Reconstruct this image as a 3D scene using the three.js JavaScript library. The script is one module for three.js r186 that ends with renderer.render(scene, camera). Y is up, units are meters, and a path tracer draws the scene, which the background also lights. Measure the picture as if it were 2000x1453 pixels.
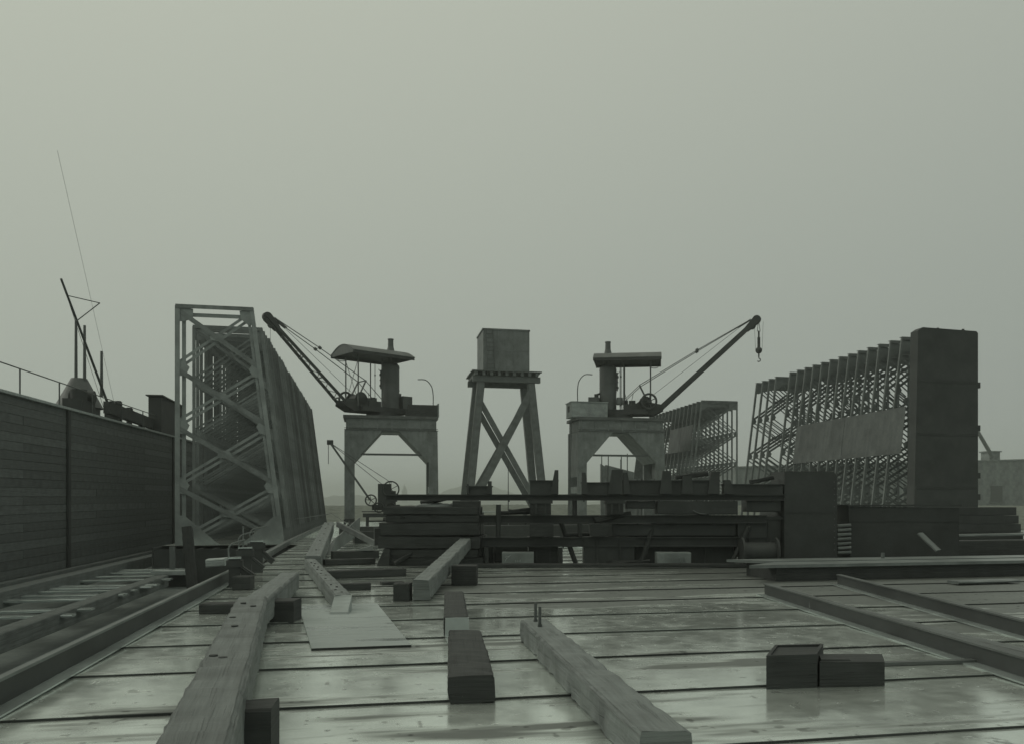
import * as THREE from 'three';
import { mergeGeometries } from 'three/addons/utils/BufferGeometryUtils.js';

// ---------------------------------------------------------------- camera, sky, sun, exposure
const scene = new THREE.Scene();
const YAW = Math.atan(343 / 1650);                                   // the lens looks a little to the right of the dock's axis (-z)
const camera = new THREE.PerspectiveCamera(2 * Math.atan(985 / 1650) * 180 / Math.PI, 2000 / 1453, 0.1, 5000);
camera.setViewOffset(2130, 1970, 0, 0, 2000, 1453);                  // a rising front: verticals stay vertical
camera.position.set(0, 1.5, 0);
camera.rotation.y = -YAW;
scene.add(camera);

const renderer = new THREE.WebGLRenderer({ antialias: true });
renderer.toneMapping = THREE.LinearToneMapping;
renderer.toneMappingExposure = 1;
renderer.shadowMap.enabled = true;

{ // an even overcast, a little brighter towards the left where the sun stands behind it
  const W = 512, H = 256, data = new Float32Array(W * H * 4);
  const sunDir = new THREE.Vector3(-0.8, 0.55, -0.35).normalize(), d = new THREE.Vector3();
  for (let r = 0; r < H; r++) for (let c = 0; c < W; c++) {
    const el = ((r + 0.5) / H - 0.5) * Math.PI, az = ((c + 0.5) / W - 0.5) * 2 * Math.PI;
    d.set(Math.cos(el) * Math.cos(az), Math.sin(el), Math.cos(el) * Math.sin(az));
    const e = Math.max(0, d.y), cs = d.dot(sunDir);
    const L = (0.325 + 0.21 * e + 0.1 * Math.exp(-e * 11)) * (1 + 0.24 * cs + 0.03 * Math.pow(Math.max(0, cs), 4));
    const warm = 0.025 * cs;
    const o = (r * W + c) * 4;
    data[o] = L * (0.915 + warm + 0.07 * e); data[o + 1] = L * (1.02 + 0.3 * warm); data[o + 2] = L * (0.92 - warm - 0.06 * e); data[o + 3] = 1;
  }
  const t = new THREE.DataTexture(data, W, H, THREE.RGBAFormat, THREE.FloatType);
  t.mapping = THREE.EquirectangularReflectionMapping; t.magFilter = THREE.LinearFilter; t.needsUpdate = true;
  scene.background = t; scene.environment = t;
}
const sun = new THREE.DirectionalLight(new THREE.Color(1, 0.97, 0.88), 0.5);
sun.position.set(-64, 44, -28).multiplyScalar(2);
sun.target.position.set(0, 0, 0);
sun.castShadow = true; sun.shadow.radius = 40; sun.shadow.mapSize.set(2048, 2048);
Object.assign(sun.shadow.camera, { left: -90, right: 90, top: 90, bottom: -90, near: 1, far: 400 });
scene.add(sun, sun.target);
scene.fog = new THREE.FogExp2(new THREE.Color(0.94, 1, 0.93), 0.0011);

// ---------------------------------------------------------------- random numbers, noise, textures
let seed = 7;
const rnd = () => { seed = (seed + 0x6d2b79f5) | 0; let t = Math.imul(seed ^ (seed >>> 15), 1 | seed); t = (t + Math.imul(t ^ (t >>> 7), 61 | t)) ^ t; return ((t ^ (t >>> 14)) >>> 0) / 4294967296; };
const rr = (a, b) => a + (b - a) * rnd();
const hash = (x, y, s) => { let h = (x * 374761393 + y * 668265263 + s * 974634777) | 0; h = Math.imul(h ^ (h >>> 13), 1274126177); h ^= h >>> 16; return (h >>> 0) / 4294967296; };
const sm = (t) => t * t * (3 - 2 * t), clamp = (x, a = 0, b = 1) => Math.min(b, Math.max(a, x)), step = (a, b, x) => sm(clamp((x - a) / (b - a)));
function vnoise(x, y, px, py, s) {
  const x0 = Math.floor(x), y0 = Math.floor(y), fx = sm(x - x0), fy = sm(y - y0), m = (a, n) => ((a % n) + n) % n;
  const a = hash(m(x0, px), m(y0, py), s), b = hash(m(x0 + 1, px), m(y0, py), s), c = hash(m(x0, px), m(y0 + 1, py), s), e = hash(m(x0 + 1, px), m(y0 + 1, py), s);
  return a + (b - a) * fx + (c - a) * fy + (a - b - c + e) * fx * fy;
}
// periodic fractal noise on the unit square with fx by fy cells in the first octave
function fbm(u, v, fx, fy, oct, s) { let t = 0, a = 0.5, n = 0; for (let i = 0; i < oct; i++) { t += a * vnoise(u * fx, v * fy, fx, fy, s + i); n += a; a *= 0.5; fx *= 2; fy *= 2; } return t / n; }
function tex(w, h, fn, repeat) {
  const d = new Uint8Array(w * h * 4);
  for (let y = 0; y < h; y++) for (let x = 0; x < w; x++) { const p = fn((x + 0.5) / w, (y + 0.5) / h), o = (y * w + x) * 4; for (let c = 0; c < 3; c++) d[o + c] = clamp(Array.isArray(p) ? p[c] : p) * 255; d[o + 3] = 255; }
  const t = new THREE.DataTexture(d, w, h); t.wrapS = t.wrapT = THREE.RepeatWrapping; t.magFilter = THREE.LinearFilter; t.minFilter = THREE.LinearMipmapLinearFilter; t.generateMipmaps = true; t.needsUpdate = true;
  if (repeat) t.repeat.set(repeat[0], repeat[1]);
  return t;
}
const wear = tex(512, 512, (u, v) => 0.55 + 0.75 * (fbm(u, v, 4, 4, 6, 3) - 0.3) * (0.75 + 0.5 * fbm(u, v, 40, 40, 2, 9)), [1 / 2.5, 1 / 2.5]);
const streak = tex(512, 512, (u, v) => 0.5 + 0.9 * (fbm(u, v, 4, 20, 5, 13) - 0.3) * 0.32 + 0.2 + 0.55 * (fbm(u, v, 6, 7, 5, 15) - 0.5) + 0.2 * (fbm(u, v, 50, 50, 2, 17) - 0.5), [1 / 3, 1 / 3]);
const grain = tex(512, 512, (u, v) => { const g = fbm(u, v, 3, 48, 4, 21), b = fbm(u, v, 6, 6, 4, 31), k = fbm(u, v, 2, 90, 2, 41); return 0.5 + 0.34 * g + 0.45 * (b - 0.35) - (k < 0.25 ? 0.12 : 0); }, [1 / 1.6, 1 / 0.8]);
const grainBump = tex(512, 512, (u, v) => { const g = fbm(u, v, 3, 60, 4, 21), k = fbm(u, v, 2, 90, 2, 41); return g - (k < 0.3 ? 0.4 : 0) + 0.2 * fbm(u, v, 30, 30, 3, 5); }, [1 / 1.6, 1 / 0.8]);
const pit = tex(512, 512, (u, v) => fbm(u, v, 14, 14, 5, 51), [1 / 1.2, 1 / 1.2]);

function mat(v, o = {}) {
  const { tint = [0.9, 1, 0.98], ...rest } = o;
  const m = new THREE.MeshStandardMaterial({ roughness: 0.75, metalness: 0, ...rest });
  m.color.setRGB(v * tint[0], v * tint[1], v * tint[2]);
  return m;
}
const M = {
  frameLit: mat(0.38, { map: wear, roughness: 0.6 }),  // lone frame: its lit look is put into a paler grey
  frameRow: mat(0.27, { map: wear, roughness: 0.55 }),
  frameB: mat(0.15, { map: wear, roughness: 0.65 }),
  frameC: mat(0.27, { map: streak, roughness: 0.6 }),
  sawn: mat(0.55, { map: wear, roughness: 0.5 }),  // pale tone with the sky sheen of the wet ledge painted in
  wetDark: mat(0.3, { map: wear, roughness: 0.35, metalness: 0.25 }),
  edgeShade: mat(0.06, { map: wear, roughness: 0.9 }),  // near black, the shade on plate edges put into the colour
  frame: mat(0.22, { map: wear, roughness: 0.6 }),
  frameDark: mat(0.17, { map: streak, roughness: 0.65 }),
  crane: mat(0.25, { map: streak, roughness: 0.6 }),
  craneBox: mat(0.42, { map: streak, roughness: 0.6 }),
  iron: mat(0.14, { map: wear, roughness: 0.6, bumpMap: pit, bumpScale: 0.004 }),
  rod: mat(0.1, { roughness: 0.6 }),
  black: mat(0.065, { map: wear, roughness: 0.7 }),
  wet: mat(0.85, { map: wear, roughness: 0.22, metalness: 0.6 }),
  woodTower: mat(0.19, { map: grain, bumpMap: grainBump, bumpScale: 0.006, roughness: 0.7 }),
  wood: mat(0.25, { map: grain, bumpMap: grainBump, bumpScale: 0.01, roughness: 0.7 }),
  woodPale: mat(0.5, { map: grain, bumpMap: grainBump, bumpScale: 0.005, roughness: 0.7 }),
  woodDark: mat(0.2, { map: grain, bumpMap: grainBump, bumpScale: 0.006, roughness: 0.65 }),
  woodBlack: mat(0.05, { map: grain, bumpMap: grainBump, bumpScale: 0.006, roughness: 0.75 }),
  hullB: mat(0.135, { map: grain, bumpMap: grainBump, bumpScale: 0.004, roughness: 0.75 }),
  hullC: mat(0.175, { map: grain, bumpMap: grainBump, bumpScale: 0.004, roughness: 0.75 }),
  hull: mat(0.155, { map: grain, bumpMap: grainBump, bumpScale: 0.004, roughness: 0.75 }),
  panel: mat(0.14, { map: streak, roughness: 0.7 }),
  tank: mat(0.22, { map: streak, roughness: 0.6 }),
  stone: mat(0.34, { map: wear, bumpMap: pit, bumpScale: 0.006, roughness: 0.9 }),
  chalk: mat(0.6, { roughness: 1 }),
  brick: mat(0.3, { map: wear, roughness: 0.9 }),
  mud: mat(0.34, { map: wear, roughness: 0.8 }),
  turf: mat(0.2, { map: wear, roughness: 1, tint: [0.9, 1, 0.85] }),
  hill: mat(0.16, { roughness: 1 }),
};

// ---------------------------------------------------------------- naming and building helpers
const used = new Map();
const numbered = (n) => { const k = used.get(n) ?? 0; used.set(n, k + 1); return k ? `${n}_${String(k).padStart(3, '0')}` : n; };
function tag(o, label, category, group) { Object.assign(o.userData, { label, category }); if (group) o.userData.group = group; return o; }
function thing(name, label, category, pos = [0, 0, 0], turn = 0, group) { const o = new THREE.Group(); o.name = numbered(name); o.position.set(...pos); o.rotation.y = turn; scene.add(o); return tag(o, label, category, group); }
function part(parent, name, geo, m, pos) {
  const o = new THREE.Mesh(Array.isArray(geo) ? mergeGeometries(geo) : geo, m); o.name = name; o.castShadow = o.receiveShadow = true;
  if (pos) o.position.set(...pos);
  parent.add(o); return o;
}
function solo(name, label, category, geo, m, pos = [0, 0, 0], group) { const o = part(scene, numbered(name), geo, m, pos); return tag(o, label, category, group); }
function struct(name, geo, m) { const o = part(scene, numbered(name), geo, m); o.userData.kind = 'structure'; return o; }

// uv in metres from the face a triangle points to; u runs along the axis `along`
function metric(g, along = 0, off = 0) {
  g = g.index ? g.toNonIndexed() : g;
  const p = g.attributes.position, uv = new Float32Array(p.count * 2), a = new THREE.Vector3(), b = new THREE.Vector3(), c = new THREE.Vector3();
  for (let i = 0; i < p.count; i += 3) {
    a.fromBufferAttribute(p, i); b.fromBufferAttribute(p, i + 1); c.fromBufferAttribute(p, i + 2);
    const n = b.clone().sub(a).cross(c.clone().sub(a)), q = [Math.abs(n.x), Math.abs(n.y), Math.abs(n.z)], k = q.indexOf(Math.max(...q));
    let [s, t] = [0, 1, 2].filter((x) => x !== k);
    if (t === along) [s, t] = [t, s];
    [a, b, c].forEach((v, j) => { uv[(i + j) * 2] = v.getComponent(s) + off; uv[(i + j) * 2 + 1] = v.getComponent(t) + off * 0.7; });
  }
  g.setAttribute('uv', new THREE.BufferAttribute(uv, 2));
  for (const k of Object.keys(g.attributes)) if (!['position', 'normal', 'uv'].includes(k)) g.deleteAttribute(k);
  return g;
}
// box from corner to corner
function bx(x0, x1, y0, y1, z0, z1, along = 0, off = rnd() * 3) { const g = new THREE.BoxGeometry(x1 - x0, y1 - y0, z1 - z0); g.translate((x0 + x1) / 2, (y0 + y1) / 2, (z0 + z1) / 2); return metric(g, along, off); }
function flat(g) { g = g.toNonIndexed(); g.computeVertexNormals(); return g; }
// eight corners: bottom four anticlockwise from the near left (seen from above), then top four
function hexa(b, t, along = 0) {
  const p = [...b, ...t], f = [[0, 1, 5, 4], [1, 2, 6, 5], [2, 3, 7, 6], [3, 0, 4, 7], [4, 5, 6, 7], [3, 2, 1, 0]], pos = [];
  for (const [i, j, k, l] of f) for (const q of [i, j, k, i, k, l]) pos.push(...p[q]);
  const g = new THREE.BufferGeometry(); g.setAttribute('position', new THREE.Float32BufferAttribute(pos, 3)); g.computeVertexNormals();
  return metric(g, along, rnd() * 3);
}
function aim(g, p0, p1, up = [0, 1, 0]) {
  const a = new THREE.Vector3(...p0), x = new THREE.Vector3(...p1).sub(a).normalize(), z = x.clone().cross(new THREE.Vector3(...up)).normalize(), y = z.clone().cross(x);
  return g.applyMatrix4(new THREE.Matrix4().makeBasis(x, y, z).setPosition(a));
}
const dist = (a, b) => Math.hypot(a[0] - b[0], a[1] - b[1], a[2] - b[2]);
// plain bar, h tall and w wide, its axis from p0 to p1
function bar(p0, p1, h, w, up) { const l = dist(p0, p1), g = bx(0, l, -h / 2, h / 2, -w / 2, w / 2); return aim(g, p0, p1, up); }
function rod(p0, p1, r, seg = 6, r2 = r) { const l = dist(p0, p1), g = new THREE.CylinderGeometry(r2, r, l, seg); g.rotateZ(-Math.PI / 2); g.translate(l / 2, 0, 0); return aim(metric(g), p0, p1, Math.abs(p1[1] - p0[1]) > 0.95 * l ? [0, 0, 1] : [0, 1, 0]); }
function tube(pts, r, n = 24, seg = 6) { return metric(new THREE.TubeGeometry(new THREE.CatmullRomCurve3(pts.map((p) => new THREE.Vector3(...p))), n, r, seg)); }
function cyl(r0, r1, y0, y1, seg = 24, x = 0, z = 0) { const g = new THREE.CylinderGeometry(r1, r0, y1 - y0, seg); g.translate(x, (y0 + y1) / 2, z); return metric(g, 1); }
function extrude(pts, depth, z0 = 0, holes = []) {
  const s = new THREE.Shape(pts.map((p) => new THREE.Vector2(...p)));
  for (const h of holes) s.holes.push(new THREE.Path(h.map((p) => new THREE.Vector2(...p))));
  const g = new THREE.ExtrudeGeometry(s, { depth, bevelEnabled: false }); g.translate(0, 0, z0); return metric(g, 1);
}
// sawn timber with worn, chamfered arrises, its axis from p0 to p1; geometry relative to p0
function timberG(p0, p1, w, h, { rough = 0.006, w1 = w, h1 = h, up, seg, ch = 0.018 } = {}) {
  const l = dist(p0, p1), n = seg ?? Math.max(6, Math.min(90, Math.round(l / 0.09))), s = Math.floor(rnd() * 1000), ring = [];
  const k = 3;                                                        // points on each side
  for (const [sx, sy] of [[-1, -1], [1, -1], [1, 1], [-1, 1]]) {
    const [ex, ey] = [[-1, -1], [1, -1], [1, 1], [-1, 1]][([[-1, -1], [1, -1], [1, 1], [-1, 1]].findIndex((q) => q[0] === sx && q[1] === sy) + 1) % 4];
    for (let i = 0; i < k; i++) { const f = i / (k - 1); ring.push([sx, sy, ex, ey, f]); }
  }
  const at = (i, j) => {
    const t = i / n, W = w + (w1 - w) * t, Hh = h + (h1 - h) * t, [sx, sy, ex, ey, f] = ring[j % ring.length];
    const cx = sx * W / 2, cy = sy * Hh / 2, dx = ex * W / 2, dy = ey * Hh / 2, len = Math.hypot(dx - cx, dy - cy), c = ch / len, g = c + f * (1 - 2 * c);
    let z = cx + (dx - cx) * g, y = cy + (dy - cy) * g;
    const jn = (vnoise(i * 0.9, j * 2.3, 1e6, 1e6, s) - 0.5) * 2.2 * rough + (vnoise(i * 0.12, j * 0.4, 1e6, 1e6, s + 3) - 0.5) * 1.2 * rough - (hash(i, j, s + 9) > 0.93 && ring[j % ring.length][4] !== 0.5 ? rough * 1.6 : 0);
    const q = Math.hypot(y / Hh, z / W); z += jn * (z / W) / q; y += jn * (y / Hh) / q;
    return [t * l, y, z];
  };
  const pos = [], uv = [], m = ring.length, off = rnd() * 4, per = 2 * (w + h) / m;
  for (let i = 0; i < n; i++) for (let j = 0; j < m; j++) {
    const q = [[i, j], [i + 1, j], [i + 1, j + 1], [i, j + 1]];
    for (const [a, b] of [q[0], q[2], q[1], q[0], q[3], q[2]]) { const p = at(a, b); pos.push(...p); uv.push(p[0] + off, b * per + off); }
  }
  for (const e of [0, n]) { const mid = [e ? l : 0, 0, 0]; for (let j = 0; j < m; j++) for (const b of e ? [null, j, j + 1] : [null, j + 1, j]) { const p = b === null ? mid : at(e, b); pos.push(...p); uv.push(p[2] * 0.5 + off, p[1] * 2 + off); } }
  let g = new THREE.BufferGeometry(); g.setAttribute('position', new THREE.Float32BufferAttribute(pos, 3)); g.setAttribute('uv', new THREE.Float32BufferAttribute(uv, 2));
  g.computeVertexNormals();
  return aim(g, [0, 0, 0], [p1[0] - p0[0], p1[1] - p0[1], p1[2] - p0[2]], up);
}
function timber(name, label, category, p0, p1, w, h, m, o = {}) { return solo(name, label, category, timberG(p0, p1, w, h, o), m, p0, o.group); }
// rolled angle / joist sections along a line
function angleG(p0, p1, a, b, t) { const l = dist(p0, p1); return aim(mergeGeometries([bx(0, l, 0, a, 0, t), bx(0, l, 0, t, t + 0.0005, b)]), p0, p1); }
function joistG(l, h, w, t) { return [bx(0, l, h - t, h, -w / 2, w / 2), bx(0, l, 0, t, -w / 2, w / 2), bx(0, l, t, h - t, -t / 2, t / 2)]; }
const words = ['first', 'second', 'third', 'fourth', 'fifth', 'sixth', 'seventh', 'eighth', 'ninth', 'tenth', 'eleventh', 'twelfth', 'thirteenth', 'fourteenth', 'fifteenth', 'sixteenth', 'seventeenth', 'eighteenth', 'nineteenth', 'twentieth'];
const ordinal = (i) => i < 20 ? words[i] : i === 29 ? 'thirtieth' : ['twenty', 'thirty'][Math.floor((i + 1) / 10) - 2] + '-' + words[(i + 1) % 10 - 1];

// ---------------------------------------------------------------- the setting
{ // far ground
  const g = new THREE.PlaneGeometry(3600, 2400, 1, 1); g.rotateX(-Math.PI / 2); g.translate(200, -1.35, -700); struct('ground', metric(g), M.mud);
}
{ // rough grassy bank behind the dock
  const g = new THREE.PlaneGeometry(260, 60, 420, 90); g.rotateX(-Math.PI / 2); const p = g.attributes.position;
  for (let i = 0; i < p.count; i++) {
    const x = p.getX(i), z = p.getZ(i), t = clamp((30 - z) / 26), n = vnoise(x * 0.9, z * 0.9, 1e6, 1e6, 4) + 0.6 * vnoise(x * 2.3, z * 2.3, 1e6, 1e6, 5);
    p.setY(i, -1.4 + 2.62 * sm(t) + (n - 0.8) * 0.22 + 0.2 * vnoise(x * 0.07, 3, 1e6, 1e6, 8));
  }
  g.translate(30, 0, -112); g.computeVertexNormals(); struct('grass_bank', metric(g), M.turf);
}
{ // hazy hills
  const hills = [];
  for (const [cx, w, hgt, z] of [[180, 112, 37, -1450], [305, 96, 22, -1470], [-32, 96, 19, -1440], [96, 112, 13, -1500], [-208, 144, 14, -1530], [530, 190, 16, -1520]]) {
    const g = new THREE.PlaneGeometry(w * 2, 160, 90, 16); g.rotateX(-Math.PI / 2); const p = g.attributes.position;
    for (let i = 0; i < p.count; i++) { const x = p.getX(i) / w, zz = p.getZ(i) / 80; p.setY(i, -1.3 + hgt * Math.pow(Math.max(0, 1 - x * x), 1.3) * Math.max(0, 1 - zz * zz) * (0.8 + 0.35 * fbm(x * 0.5 + 0.5, zz * 0.5 + 0.5, 14, 6, 4, 60 + hgt))); }
    g.translate(cx, 0, z); g.computeVertexNormals(); hills.push(metric(g));
  }
  struct('hills', hills, M.hill);
}

// deck of lapped steel plates, each strake lying on the next nearer one
const deckX0 = -2.6, deckX1 = 22;
const SX = 25, SZ = 26;
function stain(u, v) {
  const x = u * SX - 3, z = -v * SZ + 2;
  const a = fbm(u, v, 13, 70, 5, 70), b = fbm(u, v, 30, 200, 3, 77), c = fbm(u, v, 12, 14, 4, 79), f = fbm(u, v, 160, 170, 3, 75);
  const zone = 0.5 * step(-10, -12.5, z) * step(0.2, 2.5, x + 0.3 * c * 3) * (1 - 0.2 * step(-18, -22, z)) + 0.4 * step(6.3, 7.2, x + (c - 0.5)) * step(-5, -9, z) + 0.12 * step(0.5, 0.62, c) - 0.06;
  const s = step(0.56, 0.74, a * 0.7 + b * 0.3 + zone * 0.5 + (c - 0.5) * 0.1);
  const speck = step(0.78, 0.83, fbm(u, v, 330, 340, 2, 90));
  const flake = x > 3.9 && x < 5.6 && z < -6.4 && z > -8 ? step(0.56, 0.62, fbm(u, v, 90, 100, 3, 95)) : 0;
  return { s: clamp(s + 0.1 * (a - 0.5)), speck: Math.max(speck * 0.7, flake), f, c, b };
}
const deckCol = tex(2048, 2048, (u, v) => { const q = stain(u, v), g = (0.95 - 0.75 * q.s) * (1 - 0.7 * q.speck) * (0.97 + 0.22 * (q.f - 0.5) + 0.1 * (q.c - 0.5) + 0.16 * (q.b - 0.5)); return g; });
const deckRough = tex(1024, 1024, (u, v) => { const q = stain(u, v); return 0.16 + 0.32 * q.s + 0.25 * q.speck + 0.14 * (q.c - 0.5) + 0.12 * (q.f - 0.5); });
const deckBump = tex(1024, 1024, (u, v) => fbm(u, v, 26, 26, 5, 88) * 0.8 + 0.2 * fbm(u, v, 160, 160, 3, 87));
M.deck = mat(1.0, { map: deckCol, roughnessMap: deckRough, roughness: 1, metalness: 0.72, bumpMap: deckBump, bumpScale: 0.0025, tint: [0.93, 1, 0.94] });
M.sheet = mat(0.62, { map: wear, roughnessMap: deckRough, roughness: 1.6, metalness: 0.4, bumpMap: deckBump, bumpScale: 0.002 });
const deck = new THREE.Group(); deck.name = 'deck'; deck.userData.kind = 'structure'; scene.add(deck);
const seams = [6.4]; while (seams[seams.length - 1] < 74) seams.push(seams[seams.length - 1] + 1.53);
for (let s = 4.87; s > -4; s -= 1.53) seams.unshift(s);
for (let k = 0; k + 1 < seams.length; k++) {
  const z0 = -seams[k], z1 = -seams[k + 1] - 0.05, far = seams[k] > 31, x0 = far ? -7.3 : deckX0, x1 = far ? 26 : deckX1;
  const nx = seams[k] < 20 ? 60 : 12, g = new THREE.BoxGeometry(x1 - x0, 0.02, z0 - z1, nx, 1, seams[k] < 20 ? 4 : 1), p = g.attributes.position, uv = g.attributes.uv;
  for (let i = 0; i < p.count; i++) {
    const x = p.getX(i) + (x0 + x1) / 2, z = p.getZ(i) + (z0 + z1) / 2, t = (z0 - z) / (z0 - z1);
    const wave = 0.004 * (vnoise(x * 0.6, k * 3.7, 1e6, 1e6, 11) - 0.5) + (p.getY(i) > 0 ? 0 : 0);
    p.setXYZ(i, x, p.getY(i) + 0.016 - 0.018 * t + wave, z + (t < 0.01 ? 0.006 * (vnoise(x * 4, k, 1e6, 1e6, 12) - 0.5) : 0));
    uv.setXY(i, (x + 3) / SX, (2 - z) / SZ);
  }
  g.computeVertexNormals();
  const pl = part(deck, 'deck_plate', g, M.deck);
  if (seams[k] < 40) part(pl, 'edge_shade_strip', bx(x0 + 0.002, x1 - 0.002, -0.004, 0.0235, z0 - 0.01, z0 + 0.0085), M.edgeShade);  // added dark strip along each lap, painting in the shaded edge
}
part(deck, 'deck_side', [bx(-2.66, -2.61, -1.35, 0.0, -31.2, 4), bx(22.02, 22.07, -1.35, 0, -31.2, 4), bx(-7.3, -2.7, -1.35, -0.05, -31.3, -31.25), bx(-7.36, -7.31, -1.35, 0, -75, -31.25)], M.black);
part(deck, 'deck_beam', Array.from({ length: 9 }, (_, i) => bx(-6.9 + i * 0.48, -6.8 + i * 0.48, -0.5, -0.06, -75, -31.3, 2)), M.black).userData.kind = 'stuff';

// ---------------------------------------------------------------- lattice side-wall frames
function makeFrame(side, label, slim) {
  const F = !slim ? M.frameLit : side > 0 ? M.frameRow : M.frame, FD = !slim ? M.frameC : side > 0 ? M.frame : M.frameDark;                                     // side 1: inner chord to the right (left wall); -1: mirrored; lit and shaded frame tones put into the greys
  const t = thing('lattice_frame', label, 'steel frame');
  const q = slim ? (side < 0 ? 0.6 : 0.7) : 1, gs = slim ? 0.68 : 1;
  const ys = [0, 2.16, 4.35, 6.45, 8.62], H = 8.75, inner = (y) => 3.83 - (y / H) * 1.1;
  const X = (x) => side * x, bX = (x0, x1, y0, y1, z0, z1) => bx(Math.min(X(x0), X(x1)), Math.max(X(x0), X(x1)), y0, y1, z0, z1, 1);
  part(t, 'outer_chord', slim ? [bX(0, 0.13, 0, H - 0.05, -0.012, 0), bX(0, 0.012, 0, H - 0.05, -0.08, -0.013)] : [bX(0, 0.17, 0, H - 0.05, -0.015, 0), bX(0, 0.015, 0, H - 0.05, -0.1, -0.016), bX(0.22, 0.36, 0, H - 0.2, -0.135, -0.12)], F);
  const ic = (o0, o1, z0, z1) => extrude([[X(inner(0) - o0), 0], [X(inner(0) - o1), 0], [X(inner(H) - o1), H - 0.05], [X(inner(H) - o0), H - 0.05]], z1 - z0, z0);
  part(t, 'inner_chord', slim ? [ic(0, 0.11, -0.012, 0), ic(-0.001, 0.012, -0.08, -0.0125)] : [ic(0, 0.15, -0.015, 0), ic(-0.001, 0.016, -0.09, -0.016), ic(0.18, 0.28, -0.095, -0.08)], F);
  part(t, 'top_beam', [bX(0.02, 2.72, H - 0.14, H, -0.02, 0.02), bX(0.02, 2.72, H - 0.012, H, -0.2, -0.021)], FD);
  part(t, 'top_beam', [bX(0.3, 2.5, H - 0.42, H - 0.28, -0.14, -0.12), bX(0.3, 2.5, H - 0.3, H - 0.28, -0.3, -0.141)], F);
  for (let k = 0; k < 4; k++) {
    const y0 = ys[k] + 0.12, y1 = ys[k + 1] - 0.08, xa = 0.1, ib = inner(y0) - 0.12, it = inner(y1) - 0.12;
    part(t, 'brace', [bar([X(xa), y1, -0.03], [X(ib), y0, -0.03], 0.17 * q, 0.012, [0, 1, 0]), bar([X(xa), y1 - 0.075, -0.09], [X(ib), y0 - 0.075, -0.09], 0.014, 0.12 * q, [0, 1, 0])], FD);
    part(t, 'brace', bar([X(xa), y0 + 0.09, -0.16], [X(it), y1 + 0.06, -0.16], 0.1 * q, 0.02), F);
    part(t, 'brace', bar([X(xa), y0 - 0.13, -0.19], [X(it), y1 - 0.16, -0.19], 0.1 * q, 0.02), F);
    const f = (it - xa) / ((it - xa) + (ib - xa)), cx = xa + (ib - xa) * (1 - 0.5) * 1.0, d = (it - xa) / (ib - xa + it - xa), px = xa + (ib - xa) * d, py = y1 + (y0 - y1) * d;
    part(t, 'gusset', extrude([[-0.24, 0.02], [-0.14, 0.16], [0.2, 0.1], [0.26, -0.04], [0.12, -0.16], [-0.2, -0.1]].map(([a, b]) => [X(px + a * gs), py + b * gs]), 0.01, -0.055), F);
    void f; void cx;
  }
  for (let k = 1; k < 4; k++) {
    part(t, 'gusset', extrude([[0.02, 0.32], [0.34, 0.2], [0.5, 0.02], [0.36, -0.3], [0.02, -0.3]].map(([a, b]) => [X(a * gs), ys[k] + b * gs]), 0.01, -0.012 - 0.03), F);
    part(t, 'gusset', extrude([[-0.02, 0.3], [-0.3, 0.22], [-0.46, 0.0], [-0.36, -0.26], [-0.02, -0.3]].map(([a, b]) => [X(inner(ys[k] + b * gs) + a * gs), ys[k] + b * gs]), 0.01, -0.042), F);
  }
  part(t, 'gusset', extrude([[0.02, H - 0.06], [0.62, H - 0.15], [0.62, H - 0.5], [0.3, H - 0.62], [0.02, H - 0.62]].map(([a, b]) => [X(a), b]), 0.01, -0.05), F);
  part(t, 'gusset', extrude([[inner(H) - 0.02, H - 0.06], [inner(H) - 0.5, H - 0.15], [inner(H) - 0.46, H - 0.45], [inner(H) - 0.2, H - 0.66], [inner(H) - 0.0, H - 0.66]].map(([a, b]) => [X(a), b]), 0.01, -0.05), F);
  part(t, 'foot_plate', extrude([[0.02, 0], [1.55, 0], [1.3, 0.2], [0.36, 1.05], [0.02, 1.1]].map(([a, b]) => [X(slim && a < 2 ? a * 0.5 : slim ? inner(0) - (inner(0) - a) * 0.5 : a), slim ? b * 0.5 : b]), 0.012, 0.003), slim ? FD : F);
  part(t, 'foot_plate', extrude([[inner(0), 0], [inner(0) - 1.55, 0], [inner(0) - 1.3, 0.2], [inner(1) - 0.3, 1.0], [inner(1), 1.05]].map(([a, b]) => [X(slim && a < 2 ? a * 0.5 : slim ? inner(0) - (inner(0) - a) * 0.5 : a), slim ? b * 0.5 : b]), 0.012, 0.003), slim ? FD : F);
  return t;
}
function copyOf(o, label, pos, turn = o.rotation.y) { const c = o.clone(); c.name = numbered(o.name.replace(/_\d{3}$/, '')); c.userData = { ...o.userData, label }; c.position.set(...pos); c.rotation.y = turn; scene.add(c); return c; }
const LX = -6.95, RX = 25.4;
const fl = makeFrame(1, 'tall grey lattice frame standing alone before the left row'); fl.position.set(LX, 0.03, -32.8); fl.userData.group = 'lattice frames of the left dock wall';
const fl2 = makeFrame(1, 'grey lattice frame, first in the close-set left row behind the lone one', true); fl2.position.set(LX - 0.12, 0.03, -36.5); fl2.userData.group = 'lattice frames of the left dock wall';
for (let i = 1; i < 39; i++) {
  const c = copyOf(fl2, `grey lattice frame, ${ordinal(i)} in the close-set left row behind the lone one`, [LX - 0.12 + 0.07 * (rnd() - 0.5), 0.03 + (rnd() - 0.5) * 0.04, -36.5 - i * 0.79]);
  c.rotation.x = (rnd() - 0.5) * 0.006;
  const tone = [M.frame, M.frameB, M.frameC, M.frameDark][Math.floor(rnd() * 4)]; c.children.forEach((q) => { if (/inner_chord|outer_chord/.test(q.name)) q.material = tone; });
}
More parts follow.
